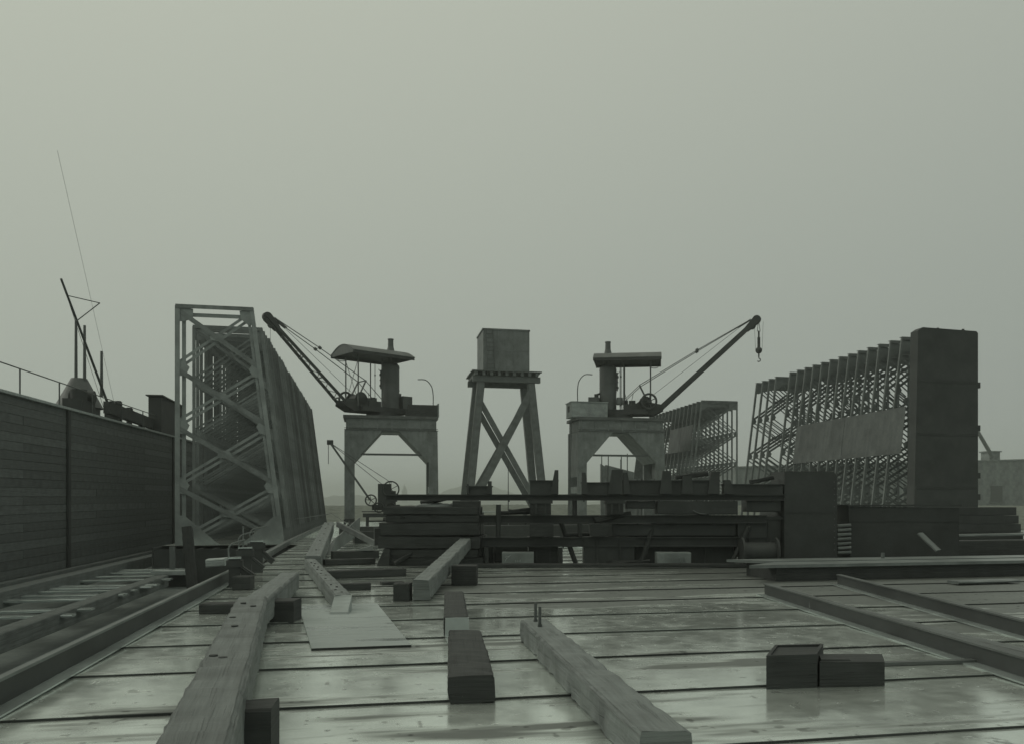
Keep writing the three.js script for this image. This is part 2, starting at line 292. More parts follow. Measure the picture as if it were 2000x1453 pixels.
const fr = makeFrame(-1, 'grey lattice frame in the right dock wall, half hidden by the tall dark bulkhead', true); fr.position.set(RX, 0.03, -32.8); fr.userData.group = 'lattice frames of the near right dock wall';
let nth = 1;
for (let i = 1; i < 18; i++) if (i !== 13) copyOf(fr, `grey lattice frame, ${ordinal(nth++)} behind the first one at the dark bulkhead`, [RX + 0.02 * (rnd() - 0.5), 0.03, -32.8 - i * 0.83]);
for (let i = 0; i < 15; i++) copyOf(fr, `grey lattice frame, ${ordinal(i)} from the near end of the far right wall`, [RX + 0.02 * (rnd() - 0.5), 0.03, -55.5 - i * 0.8]).userData.group = 'lattice frames of the far right dock wall';
{ // plates hung on the inner side of the right frames
  const wallPlate = (label, z0, z1, y0, y1, n, group) => {
    const t = thing('wall_plate', label, 'steel plate', [0, 0, 0]), xi = (y) => RX - (3.83 - y / 8.75 * 1.1) - 0.03;
    for (let k = 0; k < n; k++) {
      const a = z0 + (z1 - z0) * k / n, b = z0 + (z1 - z0) * (k + 1) / n + 0.01, o = -0.012 * (k % 2);
      part(t, 'plate', hexa([[xi(y0) + o - 0.015, y0, a], [xi(y0) + o, y0, a], [xi(y0) + o, y0, b], [xi(y0) + o - 0.015, y0, b]], [[xi(y1) + o - 0.015, y1, a], [xi(y1) + o, y1, a], [xi(y1) + o, y1, b], [xi(y1) + o - 0.015, y1, b]], 1), M.panel);
    }
    return t;
  };
  wallPlate('broad pair of weathered grey plates fixed across the near right frames', -31.9, -41.2, 3.66, 5.66, 2);
  wallPlate('smaller grey plating fixed across the far right frames above the crane leg', -56.4, -61, 5.34, 7.15, 2);
}
{ // the dark bulkhead at the near end of the right wall
  const t = thing('steel_bulkhead', 'tall dark plated bulkhead standing at the near end of the right dock wall', 'bulkhead', [22.05, 0, -31.2]);
  part(t, 'plating', extrude([[-0.12, 0.02], [2.92, 0.02], [2.92, 8.66], [2.84, 8.74], [0.32, 8.8], [0.1, 8.66]], 0.5, -0.25), M.black);
  for (const y of [1.7, 2.6, 4.6, 6.4]) part(t, 'bracket', [bx(2.921, 3.16, y, y + 0.24, -0.1, 0.1), bx(2.921, 3.05, y - 0.12, y - 0.001, -0.05, 0.05)], M.black);
  for (const y of [2.2, 4.4, 6.6]) part(t, 'seam_strip', bx(0.02, 2.88, y - 0.06, y + 0.06, 0.25, 0.262), M.black);
  const rv = new THREE.CylinderGeometry(0.014, 0.02, 0.014, 6).rotateX(Math.PI / 2); for (const y of [2.17, 2.23, 4.37, 4.43, 6.57, 6.63]) for (let k = 0; k < 28; k++) part(t, 'rivet', rv, M.black, [0.1 + k * 0.1, y, 0.268]);
  for (const x of [1.2, 2.4]) part(t, 'lug', [cyl(0.07, 0.05, 8.74, 8.86, 8, x)], M.black);
}

// ---------------------------------------------------------------- travelling portal cranes
function portal(t, z0) {                                               // local: x across, front face at z0
  const D = 3, face = [[-3.12, 0.55], [-2.5, 0.55], [-2.5, 4.36], [-0.66, 6.46], [0.5, 6.46], [2.5, 4.36], [2.5, 0.55], [3.16, 0.55], [3.08, 6.55], [-3.12, 6.55]];
  for (const z of [z0 - 0.28, z0 - D]) part(t, 'portal_frame', extrude(face, 0.28, z), M.crane);
  const sx = (x0, y0, x1, y1) => bar([x0, y0, z0 - D / 2], [x1, y1, z0 - D / 2], 0.03, D - 0.58);
  part(t, 'soffit_plate', [sx(-2.47, 4.4, -0.66, 6.44), sx(2.47, 4.4, 0.52, 6.44), bx(-0.66, 0.5, 6.41, 6.44, z0 - D + 0.29, z0 - 0.29)], M.crane);
  part(t, 'side_plate', bx(-3.1, -3.07, 3.4, 6.5, z0 - D + 0.29, z0 - 0.29), M.crane); part(t, 'side_plate', bx(3.05, 3.08, 3.4, 6.5, z0 - D + 0.29, z0 - 0.29), M.crane);
  for (const x of [-2.8, 2.8]) part(t, 'leg_brace', bx(x - 0.2, x + 0.2, 2.3, 2.75, z0 - D + 0.29, z0 - 0.29, 2), M.craneBox);
  part(t, 'tie_bar', bx(-2.06, 2.06, 4.82, 4.95, z0 - 0.2, z0 - 0.08), M.rod);
  part(t, 'girder', [bx(-3.02, 3.0, 6.552, 7.3, z0 - D, z0)], M.crane);
  for (let k = 0; k < 7; k++) part(t, 'stiffener', bx(-2.9 + k * 0.96, -2.84 + k * 0.96, 6.56, 7.29, z0, z0 + 0.05, 1), M.crane);
  part(t, 'deck_plate', bx(-3.2, 3.12, 7.3, 7.5, z0 - D - 0.1, z0 + 0.14), M.iron);
  part(t, 'flange', [bx(-3.13, 3.13, 6.5, 6.55, z0 - 0.001, z0 + 0.04), bx(-3.13, 3.1, 6.62, 6.66, z0 + 0.0, z0 + 0.045)], M.iron);
  for (const x of [-2.8, 2.83]) for (const z of [z0 - 0.14, z0 - D + 0.14]) {
    const b = part(t, 'bogie', [bx(x - 0.3, x + 0.3, 0.3, 0.545, z - 0.35, z + 0.35), bx(x - 0.36, x - 0.3, 0.1, 0.5, z - 0.3, z + 0.3)], M.black);
    for (const dz of [-0.32, 0.32]) { const g = new THREE.CylinderGeometry(0.2, 0.2, 0.1, 16); g.rotateZ(Math.PI / 2); part(b, 'wheel', metric(g), M.iron, [x, 0.24, z + dz]); }
  }
}
// slewing part; local +x is the way the jib points, y = 0 the portal deck
function upper(t, turn, pos, tip, lumps) {
  const u = new THREE.Group(); u.name = 'slewing_crane'; u.position.set(...pos); u.rotation.y = turn; t.add(u);
  part(u, 'turntable', cyl(1.15, 1.15, 0.001, 0.28, 32), M.black);
  part(u, 'bed_frame', [bx(-1.7, 2.2, 0.281, 0.62, -0.95, 0.95), extrude([[1.3, 0.25], [2.6, 0.25], [3.3, 0.62], [3.2, 0.95], [1.7, 1.25], [1.3, 1.0]], 0.06, 0.6), extrude([[1.3, 0.25], [2.6, 0.25], [3.3, 0.62], [3.2, 0.95], [1.7, 1.25], [1.3, 1.0]], 0.06, -0.66)], M.black);
  part(u, 'boiler', [cyl(0.6, 0.6, 0.621, 3.62, 32, -0.6), cyl(0.6, 0.45, 3.621, 3.8, 32, -0.6), cyl(0.62, 0.62, 1.9, 1.96, 32, -0.6), cyl(0.62, 0.62, 3.45, 3.5, 32, -0.6)], M.iron);
  part(u, 'boiler_fitting', [cyl(0.05, 0.05, 2.0, 3.3, 8, 0.06, 0.2), cyl(0.09, 0.09, 2.9, 3.05, 8, 0.08, 0.2), cyl(0.09, 0.09, 2.15, 2.3, 8, 0.08, 0.2), rod([0, 3.1, 0.2], [0.25, 3.35, 0.2], 0.02), rod([0.05, 2.6, 0.2], [0.15, 2.6, 0.2], 0.04)], M.black);
  part(u, 'chimney', [cyl(0.19, 0.19, 3.8, 4.2, 16, -0.6), cyl(0.36, 0.2, 4.3, 4.95, 16, -0.6), cyl(0.2, 0.18, 4.95, 5.45, 16, -0.6), cyl(0.21, 0.21, 5.42, 5.5, 16, -0.6)], M.iron);
  { // barrel roof
    const n = 14, L0 = -1.55, L1 = 3.15, R = 1.62, rise = 0.62, th = 0.05, outer = [], inn = [];
    for (let i = 0; i <= n; i++) { const a = -1 + 2 * i / n; outer.push([a * R, 4.05 + rise * Math.cos(a * Math.PI / 2 * 0.92)]); inn.push([a * (R - 0.02), 4.05 - th + rise * Math.cos(a * Math.PI / 2 * 0.92)]); }
    const g = new THREE.ExtrudeGeometry(new THREE.Shape([...outer, ...inn.reverse()].map((p) => new THREE.Vector2(...p))), { depth: L1 - L0, bevelEnabled: false });
    g.rotateY(Math.PI / 2); g.translate(L0, 0, 0);
    part(u, 'canopy_roof', metric(g), M.iron);
    const end = (x) => { const e = new THREE.ExtrudeGeometry(new THREE.Shape([[-R + 0.05, 3.98], ...outer.map(([a, b]) => [a * 0.985, b - 0.03]), [R - 0.05, 3.98]].map((p) => new THREE.Vector2(...p))), { depth: 0.04, bevelEnabled: false }); e.rotateY(Math.PI / 2); e.translate(x, 0, 0); return metric(e); };
    part(u, 'canopy_end', end(3.08), M.iron); part(u, 'canopy_end', end(-1.54), M.iron);
    part(u, 'canopy_edge', [bx(L0, L1, 3.92, 4.1, R - 0.1, R - 0.05), bx(L0, L1, 3.92, 4.1, -R + 0.05, -R + 0.1)], M.black);
  }
  for (const z of [-0.85, 0.85]) {
    part(u, 'canopy_post', rod([2.4, 0.6, z], [2.4, 3.95, z], 0.05), M.rod);
    part(u, 'canopy_post', rod([0.55, 0.6, z * 0.9], [0.55, 3.95, z * 0.9], 0.045), M.rod);
  }
  part(u, 'post_brace', [rod([2.4, 0.9, -0.85], [2.4, 3.7, 0.85], 0.02), rod([2.4, 0.9, 0.85], [2.4, 3.7, -0.85], 0.02)], M.rod);
  part(u, 'roof_bracket', [tube([[2.9, 3.95, 1.1], [2.9, 3.78, 1.0], [2.6, 3.72, 0.9], [2.4, 3.78, 0.85]], 0.025), tube([[2.9, 3.95, -1.1], [2.9, 3.78, -1.0], [2.6, 3.72, -0.9], [2.4, 3.78, -0.85]], 0.025), tube([[-1.3, 3.95, 0.4], [-1.3, 3.75, 0.3], [-0.6, 3.7, 0.1]], 0.025)], M.rod);
  part(u, 'steam_pipe', [rod([0.35, 0.6, 0.5], [0.35, 4, 0.5], 0.025), rod([0.25, 0.6, -0.3], [0.25, 3.9, -0.3], 0.025), cyl(0.05, 0.05, 2.9, 3.0, 8, 0.35, 0.5)], M.rod);
  // stay frame
  for (const z of [-0.6, 0.6]) part(u, 'stay_post', bar([2.35, 0.95, z], [1.65, 2.35, z * 0.9], 0.14, 0.06, [0, 0, 1]), M.rod);
  part(u, 'stay_post', [rod([1.65, 2.35, -0.56], [1.65, 2.35, 0.56], 0.04), rod([1.65, 2.35, 0.5], [0.2, 1.0, 0.5], 0.025), rod([1.65, 2.35, -0.5], [0.2, 1.0, -0.5], 0.025)], M.rod);
  // winch: spur wheel, drum, engine
  const wheel = part(u, 'spur_wheel', (() => { const g = new THREE.TorusGeometry(0.5, 0.075, 8, 32); g.translate(2.3, 1.15, 1.02); return metric(g); })(), M.black);
  part(wheel, 'hub', (() => { const g = new THREE.CylinderGeometry(0.12, 0.12, 0.2, 12); g.rotateX(Math.PI / 2); g.translate(2.3, 1.15, 1.02); return metric(g); })(), M.black);
  for (let k = 0; k < 6; k++) { const a = k * Math.PI / 3 + 0.4; part(wheel, 'spoke', bar([2.3, 1.15, 1.02], [2.3 + 0.48 * Math.cos(a), 1.15 + 0.48 * Math.sin(a), 1.02], 0.07, 0.05, [0, 0, 1]), M.black); }
  { const g = new THREE.CylinderGeometry(0.32, 0.32, 1.3, 20); g.rotateX(Math.PI / 2); g.translate(2.05, 1.1, 0); const e = new THREE.CylinderGeometry(0.45, 0.45, 0.08, 20); e.rotateX(Math.PI / 2); e.translate(2.05, 1.1, 0.62); const f = e.clone(); f.translate(0, 0, -1.24); part(u, 'winch_drum', [metric(g), metric(e), metric(f)], M.black); }
  part(u, 'engine', [bx(0.6, 1.5, 0.621, 1.0, -0.75, 0.8), bx(0.9, 1.35, 1.001, 1.25, 0.3, 0.75), bx(0.9, 1.35, 1.001, 1.22, -0.7, -0.3), cyl(0.16, 0.12, 1.0, 1.35, 10, 0.7, 0.1)], M.black);
  part(u, 'lever', [rod([0.8, 1, 0.8], [0.62, 1.75, 0.85], 0.02), rod([1.05, 1, 0.8], [1.2, 1.7, 0.85], 0.02), rod([0.45, 0.62, 0.8], [0.38, 1.4, 0.85], 0.02)], M.rod);
  part(u, 'water_box', [bx(-1.95, -1.2, 0.5, 1.55, -0.65, 0.65)], M.iron);
  part(u, 'pump', [cyl(0.16, 0.16, 1.551, 1.8, 10, -1.4, 0.2), rod([-1.4, 1.75, 0.2], [-1.1, 1.85, 0.2], 0.08)], M.black);
  if (lumps) part(u, 'drum_cask', cyl(0.26, 0.22, 1.0, 1.5, 14, 0.25, 0.45), M.tank);
  // jib: two tapering side girders, laced between
  const p0 = [2.95, 0.62], len = Math.hypot(tip[0] - p0[0], tip[1] - p0[1]), ang = Math.atan2(tip[1] - p0[1], tip[0] - p0[0]);
  const jib = new THREE.Group(); jib.name = 'jib'; jib.position.set(p0[0], p0[1], 0); jib.rotation.z = ang; u.add(jib);
  const half = (x) => 0.58 - 0.42 * (x / len), gh = lumps ? 0.15 : 0.09;
  for (const s of [-1, 1]) part(jib, 'side_girder', hexa([[0, -gh, s * 0.58 - 0.05], [len, -gh, s * 0.16 - 0.05], [len, -gh, s * 0.16 + 0.05], [0, -gh, s * 0.58 + 0.05]].map(([x, y, z]) => [x, y, z]), [[0, gh, s * 0.58 - 0.05], [len, gh, s * 0.16 - 0.05], [len, gh, s * 0.16 + 0.05], [0, gh, s * 0.58 + 0.05]]), M.black);
  const lace = []; for (let k = 0; k < 14; k++) { const a = 0.3 + k * (len - 1.4) / 14, b = 0.3 + (k + 1) * (len - 1.4) / 14; lace.push(bar([a, (k % 2 ? 0.1 : -0.1), half(a) * (k % 2 ? 1 : -1)], [b, (k % 2 ? 0.1 : -0.1), half(b) * (k % 2 ? -1 : 1)], 0.02, 0.045)); if (k % 4 === 1) lace.push(bar([a, -0.08, -half(a)], [a, -0.08, half(a)], 0.12, 0.05)); }
  part(jib, 'lacing', lace, M.rod);
  const sheave = (x, y, r) => { const g = new THREE.CylinderGeometry(r, r, 0.24, 20); g.rotateX(Math.PI / 2); g.translate(x, y, 0); return metric(g); };
  part(jib, 'jib_head', [sheave(len - 0.05, 0.02, 0.3), sheave(len - 0.55, -0.12, 0.22), hexa([[len - 1.0, -0.2, -0.17], [len - 0.05, -0.28, -0.17], [len - 0.05, -0.28, 0.17], [len - 1.0, -0.2, 0.17]], [[len - 1.0, 0.17, -0.17], [len - 0.1, 0.3, -0.17], [len - 0.1, 0.3, 0.17], [len - 1.0, 0.17, 0.17]])], M.black);
  // ties and ropes from the stay frame to the jib head
  const c = Math.cos(ang), s = Math.sin(ang), J = (x, y, z) => [p0[0] + x * c - y * s, p0[1] + x * s + y * c, z];
  for (const z of [-1, 1]) {
    const a = [1.65, 2.35, z * 0.5], b = J(len - 0.35, 0.3, z * 0.14), m = [a[0] + (b[0] - a[0]) * 0.52, a[1] + (b[1] - a[1]) * 0.52 + 0.06, a[2] + (b[2] - a[2]) * 0.52];
    part(u, 'jib_tie', [rod(a, m, 0.028), rod(m, b, 0.028), rod([m[0] - 0.08, m[1] - 0.04, m[2]], [m[0] + 0.08, m[1] + 0.06, m[2]], 0.11, 8), rod(J(len - 1.3, 0.42 + 0.06, z * 0.12), b, 0.05)], M.rod);
  }
  part(u, 'hoist_rope', rod([2.2, 1.4, 0.1], J(len - 0.3, 0.34, 0.05), 0.014), M.rod);
  return { u, tip: J(len + 0.05, -0.1, 0), J, len };
}
const hookG = () => { const pts = []; for (let i = 0; i <= 10; i++) { const a = Math.PI * 0.55 - i / 10 * Math.PI * 1.35; pts.push([0.11 * Math.cos(a), -0.16 + 0.11 * Math.sin(a), 0]); } return tube([[0, 0.05, 0], [0, -0.03, 0], ...pts], 0.035, 30, 8); };
const gooseneck = (x, y, z, dir, r) => tube([[x, y, z], [x, y + 1.0, z], [x + dir * 0.12, y + 1.55, z], [x + dir * 0.5, y + 1.95, z], [x + dir * 1.05, y + 1.98, z]], r, 30);
const CZ = { L: -58, R: -56 };
{ // left crane, jib to the left and a little towards us
  const t = thing('portal_crane', 'left steam crane on a riveted portal, its lattice jib raised to the left', 'crane', [1.45, 0, -58]);
  portal(t, 0);
  const h = upper(t, Math.PI + 0.52, [-0.55, 7.5, -1.5], [8.35, 5.75], false);
  const coal = part(t, 'coal_bunker', [bx(0.95, 1.1, 7.502, 8.0, -1.3, -0.2), bx(1.1, 3.1, 7.502, 8.3, -1.4, -0.1)], M.black);
  part(coal, 'end_post', bx(3.1, 3.2, 7.502, 8.42, -1.2, -0.2), M.craneBox);
  for (let k = 0; k < 4; k++) for (let i = 0; i < 5; i++) part(coal, 'block', bx(1.13 + i * 0.39 + rr(0, 0.02), 1.49 + i * 0.39, 7.53 + k * 0.19, 7.7 + k * 0.19, -0.1, -0.07 + rr(0, 0.02)), M.black);
  part(t, 'water_pipe', gooseneck(2.82, 8.1, -0.6, -1, 0.035), M.rod);
  part(h.u, 'rope', rod([h.tip[0] - 0.4, h.tip[1] - 0.2, 0.1], [h.tip[0] - 0.4, h.tip[1] - 2.6, 0.1], 0.012), M.rod);
}
{ // right crane, jib to the right with its hook hanging
  const t = thing('portal_crane', 'right steam crane on a riveted portal, its raised jib carrying a hook', 'crane', [17.05, 0, -56]);
  portal(t, 0);
  const h = upper(t, -0.33, [0.05, 7.5, -1.5], [9.75, 6.8], true), [tx, ty] = h.tip;
  const hk = part(h.u, 'hook_block', [rod([tx, ty - 0.75, 0], [tx, ty - 1.2, 0], 0.06, 8), rod([tx, ty - 1.2, 0], [tx, ty - 1.9, 0], 0.1, 8), (() => { const g = new THREE.SphereGeometry(0.23, 16, 12); g.translate(tx, ty - 2.1, 0); return metric(g); })(), rod([tx, ty - 2.3, 0], [tx, ty - 2.55, 0], 0.05, 8)], M.black);
  part(hk, 'hook', hookG(), M.black, [tx, ty - 2.6, 0]);
  part(hk, 'chain', [rod([tx - 0.02, ty, 0], [tx - 0.1, ty - 0.8, 0], 0.02), rod([tx - 0.02, ty, 0], [tx + 0.1, ty - 0.8, 0], 0.02), rod([tx + 0.3, ty - 0.1, 0], [tx + 0.22, ty - 2.1, 0], 0.01), rod([tx - 0.3, ty - 0.2, 0], [tx - 0.22, ty - 2.1, 0], 0.01)], M.rod);
  const cab = part(t, 'water_tank', [bx(-3.55, -1.0, 7.502, 8.5, -1.7, -0.1), bx(-3.6, -0.95, 8.5, 8.56, -1.75, -0.05)], M.craneBox);
  part(cab, 'hatch', bx(-3.57, -3.552, 7.9, 8.3, -1.2, -0.7), M.black);
  part(t, 'water_pipe', gooseneck(-3.0, 8.5, -0.6, 1, 0.035), M.rod);
  part(t, 'ladder', [rod([-3.45, 0.4, -1.2], [-3.3, 7.4, -1.2], 0.03), rod([-3.45, 0.4, -1.6], [-3.3, 7.4, -1.6], 0.03), ...Array.from({ length: 20 }, (_, i) => rod([-3.44 + i * 0.007, 0.7 + i * 0.33, -1.2], [-3.44 + i * 0.007, 0.7 + i * 0.33, -1.6], 0.015))], M.rod);
}
{ // crane rails on longitudinal baulks
  const t = new THREE.Group(); t.name = 'crane_track'; t.userData.kind = 'structure'; scene.add(t);
  for (const x of [1.45 - 2.8, 1.45 + 2.83, 17.05 - 2.8, 17.05 + 2.83]) { part(t, 'baulk', bx(x - 0.2, x + 0.2, 0.02, 0.1, -74, -50, 2), M.woodDark); part(t, 'rail', bx(x - 0.035, x + 0.035, 0.1, 0.14 - 0.1 + 0.0, -74, -50, 2), M.black); }
}

// ---------------------------------------------------------------- water tower
{
  const t = thing('water_tower', 'square iron water tank raised on a splayed timber trestle between the cranes', 'water tower', [9.1, 0, -58.3]);
  const z0 = 1.3, top = [1.72, 9.8], foot = [2.72, 0.02];
  for (const sx of [-1, 1]) for (const sz of [-1, 1]) part(t, 'leg', timberG([sx * foot[0], foot[1], sz * (sz > 0 ? 1.75 : 1.75)], [sx * top[0], top[1], sz * z0], 0.5, 0.5, { seg: 14, ch: 0.03, up: [0, 0, 1] }), M.woodTower, [sx * foot[0], foot[1], sz * 1.75]);
  const P = (f, sx, z) => [sx * (foot[0] + (top[0] - foot[0]) * f), 0.02 + 9.78 * f, z];
  const brace = (a, b, w) => part(t, 'cross_brace', timberG(a, b, 0.14, w, { seg: 12, ch: 0.02 }), M.woodTower, a);
  brace(P(0.1, -1, 1.85), P(0.95, 1, 1.5), 0.5); brace(P(0.88, -1, 1.32), P(0.06, 1, 1.55), 0.36); brace(P(0.88, -1, -1.35), P(0.1, 1, -1.75), 0.4); brace(P(0.1, -1, -1.65), P(0.9, 1, -1.3), 0.36);
  for (const z of [-1.4, 1.4]) part(t, 'cap_beam', bx(-2.3, 2.35, 9.82, 10.2, z - 0.2, z + 0.2), M.woodDark);
  for (let k = 0; k < 9; k++) part(t, 'joist', bx(-2.2 + k * 0.52, -2.0 + k * 0.52, 10.203, 10.45, -1.9, 1.9, 2), M.woodDark);
  for (let k = 0; k < 12; k++) part(t, 'platform_plank', bx(-2.42 + rr(0, 0.08), 2.38 + rr(-0.08, 0.02), 10.452, 10.52, -2.0 + k * 0.335, -1.69 + k * 0.335), M.woodTower);
  const tk = part(t, 'tank', bx(-1.6, 1.58, 10.523, 13.35, -1.62, 1.62, 1), M.tank);
  for (const x of [-0.55, 0.5]) part(tk, 'strap', bx(x - 0.03, x + 0.03, 10.55, 13.32, 1.62, 1.635, 1), M.tank);
  part(tk, 'rim', [bx(-1.63, 1.61, 13.28, 13.38, 1.621, 1.66), bx(-1.66, -1.601, 13.28, 13.38, -1.62, 1.66), bx(1.581, 1.62, 13.28, 13.38, -1.62, 1.66), bx(-1.6, 1.58, 11.9, 11.94, 1.621, 1.637)], M.tank);
  part(t, 'ladder', [rod([-1.3, 10.2, 1.78], [-1.45, 13.3, 1.7], 0.03), rod([-0.8, 10.2, 1.78], [-0.95, 13.3, 1.7], 0.03), ...Array.from({ length: 10 }, (_, i) => rod([-1.31 - i * 0.014, 10.4 + i * 0.29, 1.77 - i * 0.007], [-0.81 - i * 0.014, 10.4 + i * 0.29, 1.77 - i * 0.007], 0.018))], M.rod);
  for (let k = 0; k < 3; k++) part(t, 'cleat', bx(2.0 + k * 0.12, 2.25 + k * 0.12, 5.2 - k * 1.3, 5.75 - k * 1.3, -1.5, -1.2), M.woodDark);
}
solo('signal_pole', 'thin upright pole in front of the water tower trestle', 'pole', rod([0, 0, 0], [0, 4.0, 0], 0.035, 8, 0.02), M.rod, [7.8, 0, -48]);

// ---------------------------------------------------------------- ship and dock wall on the left
{
  const t = thing('ship_hull', 'long dark planked ship side rising along the left edge', 'ship', [-10.2, -1.2, -33]);
  const top = (z) => 5.98 + (-z) * 0.0184, zA = 26, zB = -44, rows = 22, seg = 4;
  part(t, 'hull_body', hexa([[-6, 0, zA], [-0.1, 0, zA], [-0.1, 0, zB], [-6, 0, zB]], [[-6, top(zA) - 0.05, zA], [-0.1, top(zA) - 0.05, zA], [-0.1, top(zB) - 0.05, zB], [-6, top(zB) - 0.05, zB]]), M.black);
  for (let r = 0; r < rows; r++) for (let k = 0; k < seg; k++) {
    const za = zA + (zB - zA) * clamp((k + (r % 3) * 0.33 - 0.33) / (seg - 0.67)), zb = zA + (zB - zA) * clamp((k + 1 + (r % 3) * 0.33 - 0.33) / (seg - 0.67)) + 0.008; if (za - zb < 0.3) continue;
    const o = rr(-0.008, 0.005), y = (z, f) => top(z) * f, f0 = r / rows + 0.0009, f1 = (r + 1) / rows - 0.0009;
    part(t, 'plank', hexa([[-0.099, y(za, f0), za], [o, y(za, f0), za], [o, y(zb, f0), zb], [-0.099, y(zb, f0), zb]], [[-0.099, y(za, f1), za], [o, y(za, f1), za], [o, y(zb, f1), zb], [-0.099, y(zb, f1), zb]], 2), [M.hull, M.hullB, M.hullC][Math.floor(rnd() * 3)]);
  }
  part(t, 'cap_rail', hexa([[-0.3, top(zA), zA], [0.1, top(zA), zA], [0.1, top(zB), zB], [-0.3, top(zB), zB]], [[-0.3, top(zA) + 0.08, zA], [0.1, top(zA) + 0.08, zA], [0.1, top(zB) + 0.08, zB], [-0.3, top(zB) + 0.08, zB]]), M.woodPale);
  for (const z of [1.2, -14.6]) part(t, 'fender_strip', bx(0.02, 0.08, 0, top(z) - 0.02, z - 0.12, z + 0.12, 1), M.black);
  const rail = []; for (const z of [8, 4, 0.6, -3, -7, -10.5, -14, -17]) { rail.push([-0.45, top(z) + 1.0, z]); part(t, 'stanchion', rod([-0.45, top(z) + 0.0, z], [-0.45, top(z) + 1.0, z], 0.025), M.rod); }
  part(t, 'hand_rail', rail.slice(1).map((p, i) => rod(rail[i], p, 0.02)), M.rod);
  const dh = part(t, 'deckhouse', [cyl(0.9, 0.9, 5.9, 7.3, 20, -3.4, -11), cyl(1.05, 0.35, 7.3, 8.7, 20, -3.4, -11)], M.iron);
  for (const [x, z, h] of [[-3.6, -11.2, 11.5], [-3.1, -10.8, 11.2], [-2.7, -12, 10.2]]) part(dh, 'vent_pipe', rod([x, 8.0, z], [x, h, z], 0.08, 8, 0.06), M.rod);
}
{
  const s = (label, cat, name, geo, m, g) => solo(name, label, cat, geo, m, [0, 0, 0], g);
  { const t = thing('cargo_boom', 'slender derrick boom slanting up beyond the left ship rail', 'derrick boom', [-12, 5.2, -43.4]);
    part(t, 'boom', rod([0, 0.6, 0], [-0.36, 5.5, 5.6], 0.06, 10, 0.045), M.rod);
    part(t, 'spreader', [rod([-0.3, 4.98, 4.9], [0.55, 5.0, 3.7], 0.02), rod([0.55, 5.0, 3.7], [-0.2, 4.0, 4.4], 0.024)], M.rod);
    part(t, 'foot', [bx(-0.25, 0.25, 0, 0.75, -0.25, 0.25), cyl(0.12, 0.1, 0.75, 1.2, 8)], M.black);
    part(t, 'stay', [rod([0.2, 0.2, -0.4], [-0.3, 10.5, 6.2], 0.006), rod([-0.1, 0.4, 0.4], [-0.36, 5.5, 5.6], 0.01)], M.rod); }
  s('heavy timber rail on blocks along the top of the left ship side', 'timber', 'deck_timber', [bx(-11, -10.75, 5.35, 5.85, -46.2, -38.6, 2), bx(-11, -10.8, 5.0, 5.35, -44.5, -44.1), bx(-11, -10.8, 4.9, 5.35, -40.3, -39.9), bx(-11, -10.8, 5.0, 5.35, -46.1, -45.8)], M.black);
  s('low dark deck winch at the ship rail beside the white-topped house', 'winch', 'deck_winch', [bx(-11.6, -10.9, 4.9, 5.6, -37.2, -35.6), cyl(0.3, 0.3, 5.6, 6.0, 12, -11.2, -36.2), rod([-11.7, 5.8, -36.8], [-10.8, 5.8, -36.8], 0.25, 12)], M.black);
  for (const [i, z, y] of [[0, -41.5, 6.2], [1, -43.3, 6.1], [2, -47.4, 5.7]]) s(['left short bollard on the ship rail beside the derrick foot', 'middle short bollard standing out of the ship rail timber', 'small lone bollard on the ship rail before the dark steel screen'][i], 'bollard', 'bollard', [cyl(0.13, 0.13, 4.9, y, 12, -11.2, z), cyl(0.17, 0.17, y - 0.12, y - 0.04, 12, -11.2, z)], M.black, 'bollards on the ship rail');
  const scr = thing('steel_screen', 'upright dark steel screen behind the left lattice frame on the ship side', 'steel screen', [-10.4, 5, -46]);
  part(scr, 'plate', hexa([[-0.6, 0, 0], [0.02, 0, 0], [0.02, 0, -5], [-0.6, 0, -5]], [[-0.6, 1.95, 0], [0.02, 1.95, 0], [0.02, 2.1, -5], [-0.6, 2.1, -5]]), M.black);
  part(scr, 'top_edge', bx(-0.7, 0.12, 2.0, 2.06, -5, 0.15), M.black);
}
